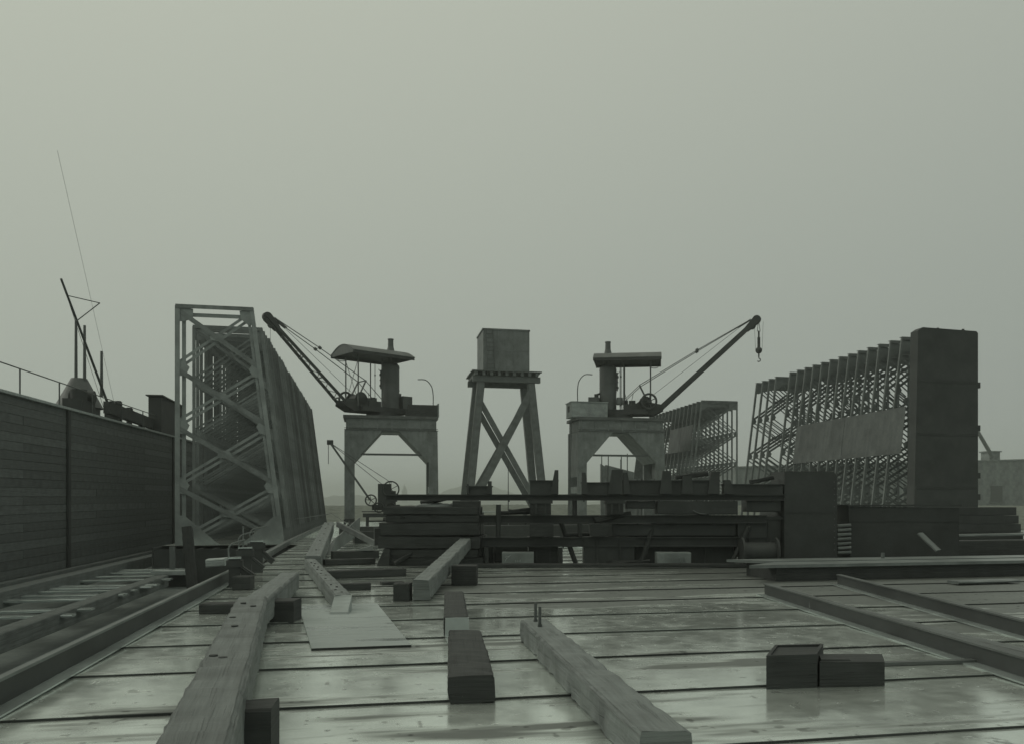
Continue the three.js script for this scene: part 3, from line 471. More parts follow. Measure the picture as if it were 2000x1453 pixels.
{ // unplated strip between the ship and the deck
  const beams = [['dark longitudinal beam with a pale end block left of the deck edge', -6.2, -5, -27.6, 0.35, 0.35], ['dark longitudinal beam close under the ship side', -8.4, -8, -44, 0.4, 0.4], ['thin ledge beam at the foot of the ship side', -10.0, -8, -46, 0.2, 0.22]];
  for (const [l, x, z0, z1, w, h] of beams) timber('longitudinal_beam', l, 'beam', [x, -1.0 + h / 2 + (x < -8 ? 0.12 : 0), z0], [x, -1.0 + h / 2 + (x < -8 ? 0.12 : 0), z1], w, h, M.woodDark, { seg: 30 });
  timber('end_block', 'pale block on the far end of the beam left of the deck edge', 'block', [-6.55, -0.6, -28], [-5.55, -0.6, -27.9], 0.5, 0.14, M.woodPale);
  for (let k = 0; k < 12; k++) { const z = [-21.6, -22.6, -24.4, -25.1, -26.8, -28.2, -29.6, -30.5, -31.0, -19.4, -18.4, -23.6][k]; timber('walkway_plank', `wet plank lying across the beams below the left deck edge, ${ordinal([9, 8, 7, 10, 11, 6, 5, 4, 3, 2, 1, 0].indexOf([9, 10, 0, 1, 11, 2, 3, 4, 5, 6, 7, 8].indexOf(k)) < 0 ? k : k)} of the loose planks`, 'plank', [-8.6 + rr(-0.2, 0.2), -0.78 + 0.05, z], [-6.1 + rr(-0.1, 0.6), -0.78 + 0.06, z + rr(-0.15, 0.15)], rr(0.25, 0.45), 0.05, M.wet, { seg: 8, rough: 0.003, ch: 0.006, group: 'loose planks below the left deck edge' }); }
  timber('stake', 'short upright stake on the beam left of the deck edge', 'stake', [-6.2, -0.6, -28.9], [-6.2, 0.15, -28.9], 0.16, 0.16, M.woodDark, { up: [0, 0, 1] });
  timber('stake', 'taller dark leaning post between the beam and the iron clamps', 'post', [-4.0, -1.2, -21], [-4.3, 0.95, -21.6], 0.22, 0.22, M.woodBlack, { up: [0, 0, 1] });
}
{ // coamings
  const c = thing('coaming_angle', 'long steel angle standing along the left edge of the deck', 'steel angle', [-2.62, 0.02, 4]);
  part(c, 'upright_leg', bx(-0.02, 0, 0, 0.2, -22.5, 0, 2), M.black); part(c, 'flat_leg', bx(0.001, 0.13, 0.012, 0.026, -22.5, 0, 2), M.wet);
  part(c, 'top_bead', bx(-0.05, 0.01, 0.2, 0.225, -22.5, 0, 2), M.frame);
  const pts = [[-2.62, 0.1, -20.2], [-2.8, 0.1, -24], [-2.95, 0.1, -32], [-3.02, 0.1, -44], [-3.0, 0.1, -66]], k = thing('kerb_timber', 'narrow kerb curving along the deck beside the left frames', 'kerb', [0, 0, 0]);
  for (let i = 0; i + 1 < pts.length; i++) part(k, 'kerb_length', bar(pts[i], pts[i + 1], 0.16, 0.14), M.woodDark);
}

// ---------------------------------------------------------------- loose timbers on the near deck
const boltAt = (t, pts, r = 0.022) => { for (const p of pts) part(t, 'bolt', cyl(r, r, -0.02, 0.012, 10), M.black, p); };
{
  const t = thing('long_baulk', 'great squared timber running from the lower left corner away along the deck', 'timber', [-0.72, 0, -3.2]);
  const a = [0.06, 0.27, 0.6], b = [-0.62, 0.27, -7.1], c = [-0.6, 0.21, -11.6];
  part(t, 'near_length', timberG(a, b, 0.34, 0.32, { rough: 0.009, ch: 0.03 }), M.woodDark, a);
  part(t, 'far_length', timberG([b[0] + 0.02, 0.245, b[2] + 0.05], c, 0.3, 0.3, { rough: 0.01, ch: 0.025 }), M.wood, [b[0] + 0.02, 0.245, b[2] + 0.05]);
  boltAt(t, [[-0.28, 0.43, -3.0], [-0.36, 0.43, -3.1], [-0.55, 0.43, -5.2], [-0.44, 0.43, -4.6], [-0.62, 0.43, -6.4], [-0.48, 0.43, -6.1]], 0.03);
  timber('support_block', 'dark block under the great squared timber nearest the lower edge', 'block', [-0.9, 0.15, -5.35], [-0.56, 0.15, -5.33], 0.3, 0.3, M.woodBlack);
  timber('support_block', 'dark block beside the great squared timber, left of the loose plate', 'block', [-1.4, 0.15, -11.25], [-0.9, 0.15, -11.15], 0.35, 0.29, M.woodBlack);
  timber('support_block', 'low dark sleeper under the left side of the great timber', 'sleeper', [-2.25, 0.08, -12.3], [-1.45, 0.08, -12.2], 0.3, 0.14, M.woodBlack);
}
{
  const p0 = [-1.28, 0.14, -20.1], p1 = [-1.5, 0.66, -32.6];
  const t = thing('raised_baulk', 'squared timber sloping up towards the left crane, its near end on the angled one', 'timber', p0);
  part(t, 'beam', timberG(p0, p1, 0.36, 0.36, { rough: 0.01 }), M.wood); boltAt(t, [[-0.02, 0.24, -1.5], [-0.08, 0.36, -4.2], [-0.1, 0.46, -6.6], [-0.17, 0.56, -9], [-0.2, 0.66, -11.4], [0.03, 0.66, -11.6]]);
  const q0 = [-1.36, 0.135, -20.2], q1 = [-0.36, 0.135, -12.0], a = thing('angled_baulk', 'bolted timber lying askew, its slanted near end by the loose steel sheet', 'timber', q0);
  part(a, 'beam', timberG(q0, q1, 0.23, 0.24, { rough: 0.008 }), M.wood);
  part(a, 'bevelled_end', hexa([[0.83, -0.11, 8.62], [1.08, -0.11, 8.66], [1.115, -0.118, 8.2], [0.885, -0.118, 8.18]], [[0.84, -0.07, 8.6], [1.07, -0.07, 8.64], [1.115, 0.115, 8.21], [0.885, 0.115, 8.18]]), M.woodPale);
  boltAt(a, [0.18, 0.3, 0.42, 0.55, 0.68, 0.82, 0.92].flatMap((f) => [[f * 1.0 - 0.05, 0.12, f * 8.2], [f + 0.05, 0.12, f * 8.2 + 0.35]]), 0.018);
}
{
  const p0 = [0.77, 0.19, -13.05], p1 = [2.3, 0.56, -20.6];
  const t = thing('propped_baulk', 'squared timber propped over a block, pointing at the dark pile of baulks', 'timber', p0);
  part(t, 'beam', timberG(p0, p1, 0.27, 0.31, { rough: 0.01, h1: 0.27 }), M.wood);
  timber('prop_block', 'dark block propping up the sloping timber in the middle of the deck', 'block', [1.5, 0.19, -15.7], [1.95, 0.19, -15.6], 0.3, 0.38, M.woodBlack);
  timber('prop_block', 'small upright block against the near end of the propped timber', 'block', [0.38, 0.15, -13.25], [0.62, 0.15, -13.2], 0.3, 0.28, M.woodBlack);
}
{ // stepped block in the middle foreground
  const t = thing('stepped_block', 'dark stepped timber block lying end-on in the middle of the near deck', 'block', [0.75, 0, -6.3]);
  part(t, 'near_block', timberG([0.0, 0.115, 0], [0.2, 0.115, -2.3], 0.34, 0.21, { rough: 0.01 }), M.woodBlack, [0.0, 0.115, 0]);
  part(t, 'far_block', timberG([0.19, 0.135, -3.05], [0.43, 0.135, -5.8], 0.27, 0.25, { rough: 0.008 }), M.woodBlack, [0.19, 0.135, -3.05]);
  part(t, 'sheen_slab', hexa([[0.06, 0.02, -3.03], [0.33, 0.02, -3.02], [0.33, 0.02, -3.05], [0.06, 0.02, -3.05]], [[0.065, 0.25, -3.03], [0.325, 0.25, -3.02], [0.325, 0.25, -3.05], [0.065, 0.25, -3.05]]), M.sawn);  // added pale slab, the ledge's sky sheen painted as its colour
  part(t, 'ledge', bx(0.06, 0.34, 0.02, 0.06, -3.05, -2.2), M.wet);
}
{
  const p0 = [1.6, 0.125, -4.45], p1 = [1.76, 0.125, -9.05];
  const t = thing('bolted_baulk', 'squared timber with two upright bolts at its far end, right of the stepped block', 'timber', p0);
  part(t, 'beam', timberG(p0, p1, 0.3, 0.24, { rough: 0.012, ch: 0.025 }), M.wood);
  for (const [x, z, h] of [[0.14, -4.43, 0.2], [0.12, -4.1, 0.2]]) part(t, 'upright_bolt', [cyl(0.016, 0.016, 0.1, 0.12 + h, 10), cyl(0.024, 0.024, 0.115, 0.14, 6)], M.iron, [x, 0, z]);
}
{ // chocks on the right
  const t = thing('hollow_chock', 'dark timber chock with a shallow open top, left of the squared block', 'chock', [3.13, 0.01, -6.3]);
  const slab = (n, b, y0, y1, m) => part(t, n, hexa(b.map(([x, z]) => [x, y0, z]), b.map(([x, z]) => [x, y1, z])), m);
  slab('body', [[0, 0], [0.44, 0.02], [0.76, -0.44], [0.32, -0.48]], 0, 0.255, M.woodBlack);
  slab('front_lip', [[0, 0.001], [0.44, 0.021], [0.455, -0.01], [0.02, -0.03]], 0.2552, 0.272, M.woodBlack);
  slab('back_lip', [[0.3, -0.45], [0.74, -0.41], [0.76, -0.44], [0.32, -0.48]], 0.2552, 0.272, M.woodBlack);
  slab('side_lip', [[0.02, -0.031], [0.05, -0.029], [0.33, -0.449], [0.3, -0.449]], 0.2552, 0.272, M.woodBlack);
  slab('side_lip', [[0.42, -0.0101], [0.455, -0.0101], [0.74, -0.409], [0.71, -0.411]], 0.2552, 0.272, M.woodBlack);
  const u = thing('solid_block', 'dark lower squared block butted to the right of the open-topped chock', 'block', [3.585, 0.01, -6.27]);
  part(u, 'body', hexa([[0, 0, 0], [0.55, 0, 0.06], [0.75, 0, -0.28], [0.22, 0, -0.32]], [[0, 0.21, 0], [0.55, 0.2, 0.06], [0.75, 0.2, -0.28], [0.22, 0.21, -0.32]]), M.woodBlack);
  part(u, 'splinter', hexa([[0.02, 0.2, -0.02], [0.3, 0.2, -0.01], [0.2, 0.2, -0.2], [0.1, 0.2, -0.2]], [[0.03, 0.225, -0.03], [0.28, 0.215, -0.02], [0.2, 0.22, -0.19], [0.1, 0.24, -0.19]]), M.woodBlack);
  solo('flat_bar', 'thin flat bar lying on the plates behind the squared block', 'bar', bar([0, 0, 0], [1.6, 0, 0.1], 0.03, 0.08), M.iron, [4.0, 0.04, -7.0]);
}
{
  const g = hexa([[-0.58, 0, -8.88], [0.42, 0, -8.9], [0.1, 0, -12.77], [-1.01, 0, -12.68]], [[-0.58, 0.022, -8.88], [0.42, 0.022, -8.9], [0.1, 0.022, -12.77], [-1.01, 0.022, -12.68]]);
  g.translate(0, 0.016, 0); const uv = g.attributes.uv; for (let i = 0; i < uv.count; i++) uv.setXY(i, uv.getX(i) / SX + 0.3, uv.getY(i) / SZ + 0.2);
  const lp = thing('loose_plate', 'loose wet steel sheet lying flat beside the great left timber', 'steel sheet'); part(lp, 'sheet', g, M.sheet);
  part(lp, 'edge_shade_strip', hexa([[-0.582, 0.014, -8.872], [0.424, 0.014, -8.892], [0.424, 0.014, -8.901], [-0.582, 0.014, -8.881]], [[-0.582, 0.0385, -8.872], [0.424, 0.0385, -8.892], [0.424, 0.0385, -8.901], [-0.582, 0.0385, -8.881]]), M.edgeShade);  // added dark strip, the sheet edge's shade painted in
}
{ // steel angles at the right
  const ang = (name, label, p0, p1, a, b, flip) => { const t = thing(name, label, 'steel angle', p0), l = dist(p0, p1), q = [p1[0] - p0[0], p1[1] - p0[1], p1[2] - p0[2]];
    part(t, 'upright_leg', aim(bx(0, l, 0, a, 0, 0.02), [0, 0, 0], q), M.black); part(t, 'flat_leg', aim(bx(0, l, 0, 0.016, flip ? 0.021 : -b, flip ? b : -0.001), [0, 0, 0], q), M.wet); part(t, 'top_edge', aim(bx(0, l, a, a + 0.02, -0.05, 0.04), [0, 0, 0], q), M.iron); return t; };
  ang('edge_angle', 'long heavy steel angle crossing the deck at the right, nearer of two', [6.35, 0.02, -12.8], [5.15, 0.02, -4], 0.17, 0.16, true);
  ang('edge_angle', 'long heavy steel angle crossing the deck at the right, farther of two', [8.5, 0.02, -14.2], [6.6, 0.02, -5.6], 0.17, 0.16, true);
  timber('bearer_timber', 'dark bearer lying beside the nearer steel angle on the right', 'timber', [6.15, 0.1, -10.9], [5.75, 0.1, -5], 0.16, 0.14, M.woodDark, { seg: 20 });
}
{ // planks and slabs at the right
  const t = thing('plank_stack', 'long dark stack of planks with a wet top stretching to the right edge', 'plank stack', [7.1, 0.02, -15]);
  part(t, 'top_plank', hexa([[0, 0.26, 0], [11, 0.26, -0.3], [11, 0.26, -0.9], [0.9, 0.26, -0.75]], [[0, 0.32, 0], [11, 0.32, -0.3], [11, 0.32, -0.9], [0.9, 0.32, -0.75]]), M.wetDark);
  part(t, 'top_plank', hexa([[0.9, 0.28, -0.78], [11, 0.28, -0.92], [11, 0.28, -1.6], [0.2, 0.28, -1.5]], [[0.9, 0.335, -0.78], [11, 0.335, -0.92], [11, 0.335, -1.6], [0.2, 0.335, -1.5]]), M.wetDark);
  part(t, 'lower_plank', hexa([[0.6, 0, -0.08], [11, 0, -0.36], [11, 0, -1.5], [0.6, 0, -1.4]], [[0.6, 0.255, -0.08], [11, 0.255, -0.36], [11, 0.255, -1.5], [0.6, 0.255, -1.4]]), M.woodBlack);
  timber('scaffold_plank', 'single pale wet plank lying high at the right edge before the bulkhead', 'plank', [16.5, 0.52, -23.2], [23, 0.54, -24.2], 0.4, 0.07, M.wetDark, { seg: 10 });
  timber('scaffold_plank', 'short wet plank in the dark to the right of the long plank stack', 'plank', [10.6, 0.06, -13.8], [12.0, 0.06, -13.9], 0.3, 0.05, M.wetDark, { seg: 6 });
  timber('low_baulk', 'long dark baulk lying behind the plank stack at the right edge', 'baulk', [11, 0.25, -20.5], [21, 0.25, -21.5], 0.5, 0.46, M.woodBlack, { seg: 20 });
  timber('low_baulk', 'dark baulk under the far right plank beside the bulkhead foot', 'baulk', [14.5, 0.6, -26.5], [23, 0.6, -27.5], 0.6, 1.2, M.woodBlack, { seg: 12 });
}
{ // iron clamps at the left edge
  const spots = [['nearest iron clamp post with a bent handle at the left deck edge', -2.38, -16.0, 0.62, 0.2], ['middle iron clamp post with a bent handle at the left deck edge', -2.42, -17.6, 0.72, 0.24], ['farthest iron clamp post with a bent handle at the left deck edge', -2.42, -19.3, 0.78, 0.26]];
  for (const [l, x, z, h, w] of spots) {
    const t = thing('clamp_post', l, 'clamp', [x, 0.01, z], 0.1);
    part(t, 'post', [bx(-w / 2, w / 2, 0, h - 0.1, -0.1, 0.1), bx(-w * 0.7, w * 0.7, h - 0.25, h - 0.13, -0.12, 0.12)], M.black); part(t, 'top_plate', bx(-w * 0.55, w * 0.55, h - 0.1, h - 0.075, -0.12, 0.12), M.wet);
    part(t, 'handle', tube([[-w / 2, h - 0.1, 0], [-w / 2, h + 0.1, 0], [-w / 2 + 0.05, h + 0.16, 0], [w / 2 + 0.08, h + 0.24, 0]], 0.016, 20), M.frame);
    part(t, 'jaw', [bar([w / 2, h * 0.55, 0.05], [w / 2 + 0.22, h * 0.3, 0.08], 0.12, 0.1), rod([w / 2, h * 0.6, 0.11], [w / 2 + 0.2, h * 0.35, 0.13], 0.015)], M.black);
    t.userData.group = 'iron clamps at the left deck edge';
  }
  timber('edge_block', 'small dark squared block beside the iron clamps', 'block', [-2.33, 0.13, -15.6], [-2.02, 0.13, -15.55], 0.25, 0.24, M.woodBlack);
  timber('edge_block', 'pale sawn block resting left of the nearest clamp post', 'block', [-2.95, 0.42, -16.6], [-2.62, 0.44, -16.6], 0.4, 0.14, M.woodPale);
  timber('edge_post', 'thin upright rod post behind the clamps', 'post', [-2.6, 0, -18.6], [-2.6, 1.05, -18.6], 0.03, 0.03, M.frame, { up: [0, 0, 1], ch: 0.004, rough: 0.001 });
}

// ---------------------------------------------------------------- the dark works across the deck (facing the camera)
const works = { o: [0.0, 0, 0] };
{
  const D = 20.6, cy = Math.cos(YAW), sy = Math.sin(YAW);
  works.at = (u, y, w = 0) => [u * cy + (D + w) * sy, y, u * sy - (D + w) * cy];   // u to the right along the row, w away
  works.turn = -YAW;
}
const W = (name, label, category, u, w = 0, group) => thing(name, label, category, works.at(u, 0, w), works.turn, group);
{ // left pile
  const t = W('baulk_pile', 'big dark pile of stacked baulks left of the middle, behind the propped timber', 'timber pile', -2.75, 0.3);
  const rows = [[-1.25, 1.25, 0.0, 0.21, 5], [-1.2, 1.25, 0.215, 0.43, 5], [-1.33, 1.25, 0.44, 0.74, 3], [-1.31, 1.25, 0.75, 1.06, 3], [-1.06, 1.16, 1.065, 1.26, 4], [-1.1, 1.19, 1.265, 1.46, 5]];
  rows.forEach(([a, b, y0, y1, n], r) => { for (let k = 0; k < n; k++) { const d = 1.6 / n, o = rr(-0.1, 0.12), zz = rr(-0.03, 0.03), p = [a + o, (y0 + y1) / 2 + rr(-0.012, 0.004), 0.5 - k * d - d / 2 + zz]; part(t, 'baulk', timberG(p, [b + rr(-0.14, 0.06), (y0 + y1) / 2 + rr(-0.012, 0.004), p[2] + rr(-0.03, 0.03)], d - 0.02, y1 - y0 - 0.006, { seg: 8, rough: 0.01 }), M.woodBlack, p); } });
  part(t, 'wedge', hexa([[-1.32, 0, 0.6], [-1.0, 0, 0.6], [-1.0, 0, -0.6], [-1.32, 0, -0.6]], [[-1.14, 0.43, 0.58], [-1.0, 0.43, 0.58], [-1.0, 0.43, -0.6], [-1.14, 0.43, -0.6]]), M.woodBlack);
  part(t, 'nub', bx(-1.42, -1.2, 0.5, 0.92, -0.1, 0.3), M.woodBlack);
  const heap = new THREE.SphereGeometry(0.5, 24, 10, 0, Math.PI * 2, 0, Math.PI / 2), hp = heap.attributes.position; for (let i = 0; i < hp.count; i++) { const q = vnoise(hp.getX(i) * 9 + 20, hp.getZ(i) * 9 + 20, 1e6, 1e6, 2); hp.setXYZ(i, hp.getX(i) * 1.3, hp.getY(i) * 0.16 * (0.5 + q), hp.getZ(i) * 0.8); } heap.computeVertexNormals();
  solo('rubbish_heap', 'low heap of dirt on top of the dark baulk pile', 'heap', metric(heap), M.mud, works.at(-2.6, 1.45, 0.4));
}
function joist(label, u0, u1, y0, y1, w, group) {
  const t = W('steel_joist', label, 'steel joist', u0, w, group), l = u1 - u0, h = y1 - y0, o = joistG(l, h, 0.2, 0.025).map((g) => g.translate(0, y0, 0));
  part(t, 'top_flange', o[0], M.black); part(t, 'bottom_flange', o[1], M.black); part(t, 'web', o[2], M.black);
  for (let k = 0; k < l; k += 0.92) part(t, 'bolt', cyl(0.02, 0.02, y0 - 0.03, y0 - 0.001, 6, 0.25 + k), M.black);
}
joist('upper long steel joist lying across the whole row of dark blocks', -3.9, 5.9, 1.6, 1.75, 0.1);
joist('second long steel joist running across the row below the upper one', -1.65, 5.45, 1.04, 1.24, 0.2);
joist('lowest long steel joist running across the row near the deck', -1.65, 5.45, 0.46, 0.7, 0.25);
timber('base_sleeper', 'very long low sleeper on the plates in front of the dark row', 'sleeper', works.at(-2.6, 0.06, -0.75), works.at(5.5, 0.06, -0.6), 0.25, 0.1, M.woodBlack, { seg: 30 });
const cast = (name, label, cat, u0, u1, y0, y1, d, w, m, extra) => {
  const t = W(name, label, cat, (u0 + u1) / 2, w), h = (u1 - u0) / 2;
  part(t, 'body', timberG([-h, (y0 + y1) / 2, 0], [h, (y0 + y1) / 2, 0], d, y1 - y0, { seg: 6, rough: 0.008, ch: 0.02 }), m, [-h, (y0 + y1) / 2, 0]);
  if (extra) extra(t, h, y0, y1, d); return t;
};
const flange = (t, h, y0, y1, d) => { part(t, 'flange', bx(-h - 0.04, h + 0.04, y1 - 0.07, y1 + 0.004, -d / 2 - 0.03, d / 2 + 0.03), M.black); for (const q of [-0.5, 0.4]) part(t, 'rib', bx(h * q, h * q + 0.04, y0 + 0.02, y1 - 0.08, d / 2, d / 2 + 0.04), M.black); };
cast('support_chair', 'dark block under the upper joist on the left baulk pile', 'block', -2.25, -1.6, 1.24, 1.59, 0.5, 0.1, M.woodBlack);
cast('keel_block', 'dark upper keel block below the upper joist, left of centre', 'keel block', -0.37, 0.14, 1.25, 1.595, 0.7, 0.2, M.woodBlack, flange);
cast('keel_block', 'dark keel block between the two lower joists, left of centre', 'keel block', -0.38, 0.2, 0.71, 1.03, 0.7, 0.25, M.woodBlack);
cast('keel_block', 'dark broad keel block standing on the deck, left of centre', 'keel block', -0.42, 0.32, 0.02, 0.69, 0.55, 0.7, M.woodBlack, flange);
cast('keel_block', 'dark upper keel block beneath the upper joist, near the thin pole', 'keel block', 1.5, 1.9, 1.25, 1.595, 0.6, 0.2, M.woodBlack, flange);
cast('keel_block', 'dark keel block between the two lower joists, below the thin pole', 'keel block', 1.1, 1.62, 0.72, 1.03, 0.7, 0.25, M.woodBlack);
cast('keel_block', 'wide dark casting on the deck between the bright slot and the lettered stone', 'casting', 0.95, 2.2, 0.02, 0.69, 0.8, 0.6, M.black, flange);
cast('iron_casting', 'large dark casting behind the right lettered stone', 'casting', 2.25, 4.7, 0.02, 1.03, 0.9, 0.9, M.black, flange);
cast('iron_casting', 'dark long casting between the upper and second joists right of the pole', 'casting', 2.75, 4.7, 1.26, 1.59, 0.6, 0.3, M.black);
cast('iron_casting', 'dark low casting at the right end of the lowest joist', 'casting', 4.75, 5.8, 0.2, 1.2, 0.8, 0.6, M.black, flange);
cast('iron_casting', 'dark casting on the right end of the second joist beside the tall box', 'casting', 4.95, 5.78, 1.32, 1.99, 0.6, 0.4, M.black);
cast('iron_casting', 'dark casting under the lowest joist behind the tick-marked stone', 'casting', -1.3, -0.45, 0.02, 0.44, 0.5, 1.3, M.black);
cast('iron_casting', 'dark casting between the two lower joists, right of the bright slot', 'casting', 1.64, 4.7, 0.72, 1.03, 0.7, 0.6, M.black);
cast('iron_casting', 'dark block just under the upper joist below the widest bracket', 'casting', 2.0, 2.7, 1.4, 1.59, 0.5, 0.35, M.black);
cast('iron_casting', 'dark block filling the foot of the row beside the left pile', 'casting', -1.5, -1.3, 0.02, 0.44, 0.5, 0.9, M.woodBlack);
{ // odd iron lying about the row
  const t = W('rope_drum', 'dark flanged drum lying before the right end of the lowest joist', 'drum', 5.1, -0.45), g = (r, a, b) => { const c = new THREE.CylinderGeometry(r, r, b - a, 24); c.rotateZ(Math.PI / 2); c.translate((a + b) / 2, 0.36, 0); return metric(c); };
  part(t, 'barrel', g(0.24, -0.38, 0.38), M.black); part(t, 'flange', g(0.35, -0.43, -0.381), M.black); part(t, 'flange', g(0.35, 0.381, 0.43), M.black);
  const scraps = [[-3.6, 0.03, -0.4, -2.9, 0.5, 0.1, 'dark board leaning on the left half of the baulk pile'], [-3.1, 1.48, 0.5, -2.2, 1.62, 0.3, 'dark offcut lying askew on top of the baulk pile'], [-2.3, 0.05, -0.35, -1.7, 0.75, 0.15, 'dark board leaning on the right half of the baulk pile'], [-3.95, 1.08, 0.2, -3.4, 1.12, -0.15, 'dark stub poking out of the left end of the baulk pile'], [1.2, 1.05, 0.1, 2.1, 1.22, 0.3, 'dark offcut tilted on the lower keel block by the pole'], [2.9, 1.04, 0.4, 4.1, 1.17, 0.7, 'dark plank end tilted on the large casting'], [4.5, 0.05, -0.3, 5.0, 0.9, 0.15, 'dark strut leaning before the low right casting'], [1.5, 0.04, -0.3, 2.5, 0.09, -0.45, 'dark offcut on the sleeper between the two pale stones'], [-0.9, 1.26, 0.2, -0.1, 1.33, 0.35, 'dark offcut on the second joist left of centre'], [3.2, 2.1, 0.1, 4.0, 2.2, 0.15, 'dark offcut on top of the widest bracket'], [5.1, 2.0, 0.4, 5.7, 2.12, 0.5, 'dark offcut on the low bracket behind the tall box']];
  for (const [u0, y0, w0, u1, y1, w1, l] of scraps) timber('scrap_timber', l, 'offcut', works.at(u0, y0 + 0.06, w0), works.at(u1, y1 + 0.06, w1), rr(0.08, 0.2), rr(0.06, 0.12), M.woodBlack, { seg: 8, rough: 0.012 });
  solo('slack_chain', 'slack chain looped between the joists right of the thin pole', 'chain', tube([[0, 0, 0], [0.15, -0.07, 0], [0.32, -0.09, 0], [0.5, -0.06, 0], [0.65, 0, 0]], 0.014, 24), M.frame, works.at(3.6, 1.36, -0.05));
  for (const [l, u, y, w2, len, rr0] of [['dark pipe lying on top of the second joist beside the left pile', -1.2, 1.29, 0.25, 0.9, 0.05], ['dark pipe lying on the lowest joist near the bright slot', 0.5, 0.75, 0.35, 1.3, 0.05], ['dark pipe resting on the large casting', 2.6, 1.1, 0.75, 1.8, 0.06]]) solo('iron_pipe', l, 'pipe', (() => { const g2 = rod([0, 0, 0], [len, 0.02, 0], rr0, 12); g2.rotateY(-YAW + 0.08); return g2; })(), M.black, works.at(u, y, w2));
  timber('leaning_prop', 'dark prop leaning against the front of the large casting', 'prop', works.at(2.35, 0.05, 0.05), works.at(2.75, 1.2, 0.4), 0.12, 0.1, M.woodBlack, { seg: 8 });
  timber('leaning_prop', 'dark prop leaning on the broad keel block left of centre', 'prop', works.at(0.75, 0.05, 0.2), works.at(0.36, 1.15, 0.5), 0.1, 0.1, M.woodBlack, { seg: 8 });
}
for (const [l, u0, u1, mark] of [['pale squared stone with a chalk tick, under the left of the lowest joist', -1.04, -0.28, 0], ['pale squared stone with carved marks, under the right of the lowest joist', 2.68, 3.5, 1]]) {
  const t = W('marked_stone', l, 'stone block', (u0 + u1) / 2, -0.15), h = (u1 - u0) / 2;
  part(t, 'block', timberG([-h, 0.19, 0], [h, 0.19, 0], 0.4, 0.32, { seg: 8, rough: 0.008 }), M.stone, [-h, 0.19, 0]);
  const strokes = mark ? [[0.05, 0.1, 0.03, 0.2], [0.08, 0.1, 0.13, 0.22], [0.13, 0.22, 0.17, 0.1], [0.2, 0.1, 0.2, 0.22], [0.2, 0.22, 0.27, 0.1], [0.27, 0.1, 0.27, 0.22], [-0.08, 0.1, -0.1, 0.16], [-0.02, 0.1, -0.06, 0.22]] : [[-0.3, 0.12, -0.27, 0.2], [-0.31, 0.22, -0.2, 0.24], [-0.27, 0.18, -0.17, 0.27], [-0.05, 0.1, -0.05, 0.15], [-0.01, 0.1, -0.01, 0.15], [0.03, 0.1, 0.03, 0.15], [0.06, 0.1, 0.06, 0.16]];
  part(t, 'chalk_mark', strokes.map(([a, b, c, d]) => bar([a, b + 0.02, 0.208], [c, d + 0.02, 0.208], 0.016, 0.006, [0, 0, 1])), mark ? M.stone : M.chalk);
}
for (const [l, u, y0, y1, w] of [['slim dark post between the joists in the left opening', -1.15, 0.7, 1.5, 0.05], ['short dark post on the deck left of the tick-marked stone', -1.43, 0.02, 0.46, -0.1], ['short dark post on the deck left of the bright slot', 0.36, 0.02, 0.46, -0.1], ['slim dark post beside the thin pole below the upper joist', 0.72, 1.24, 1.6, 0.1], ['slim dark post in the bright slot', 0.85, 0.7, 1.04, 0.1]])
  timber('prop_post', l, 'post', works.at(u, y0, w), works.at(u, y1, w), 0.11, 0.11, M.woodBlack, { up: [0, 0, 1], seg: 6 });
// bracket frames standing on the upper joist
const bracket = (label, u0, u1, y1, ups) => {
  const t = W('bracket_frame', label, 'bracket', u0, 0.1);
  part(t, 'cross_member', [bx(0, u1 - u0, 1.752, y1, -0.1, 0.1), bx(-0.02, u1 - u0 + 0.02, y1, y1 + 0.025, -0.14, 0.14)], M.black);
  for (const [a, b, a2, b2, h] of ups) part(t, 'upright', extrude([[a - u0, 1.76], [b - u0, 1.76], [b2 - u0, h], [a2 - u0, h]], 0.16, 0.03), M.black);
  return t;
};
bracket('small dark bracket on the upper joist at the foot of the water tower', -1.91, -1.31, 1.93, [[-1.42, -1.31, -1.39, -1.31, 2.07], [-1.91, -1.86, -1.91, -1.87, 2.0]]);
bracket('dark bracket with one tall tapered upright, right of the water tower', -0.37, 0.31, 2.07, [[0.12, 0.32, 0.23, 0.32, 2.34]]);
bracket('dark bracket with two uprights in front of the right crane leg', 0.89, 1.87, 2.02, [[0.89, 1.05, 0.89, 0.98, 2.28], [1.52, 1.88, 1.62, 1.88, 2.35]]);
bracket('widest dark bracket with three uprights left of the far frames', 1.9, 4.24, 2.07, [[1.9, 2.08, 1.9, 2.0, 2.28], [2.78, 3.08, 2.86, 3.06, 2.32], [3.95, 4.24, 4.04, 4.24, 2.3], [3.3, 3.6, 3.36, 3.56, 2.2]]);
bracket('low dark bracket behind the tall box at the right end of the upper joist', 4.35, 5.8, 1.98, [[4.35, 4.6, 4.35, 4.5, 2.1]]);
solo('thin_pole', 'thin pole rising from the two-upright bracket before the right crane', 'pole', rod([0, 0, 0], [0, 0.85, 0], 0.016, 8), M.frame, works.at(1.84, 1.75, -0.05));
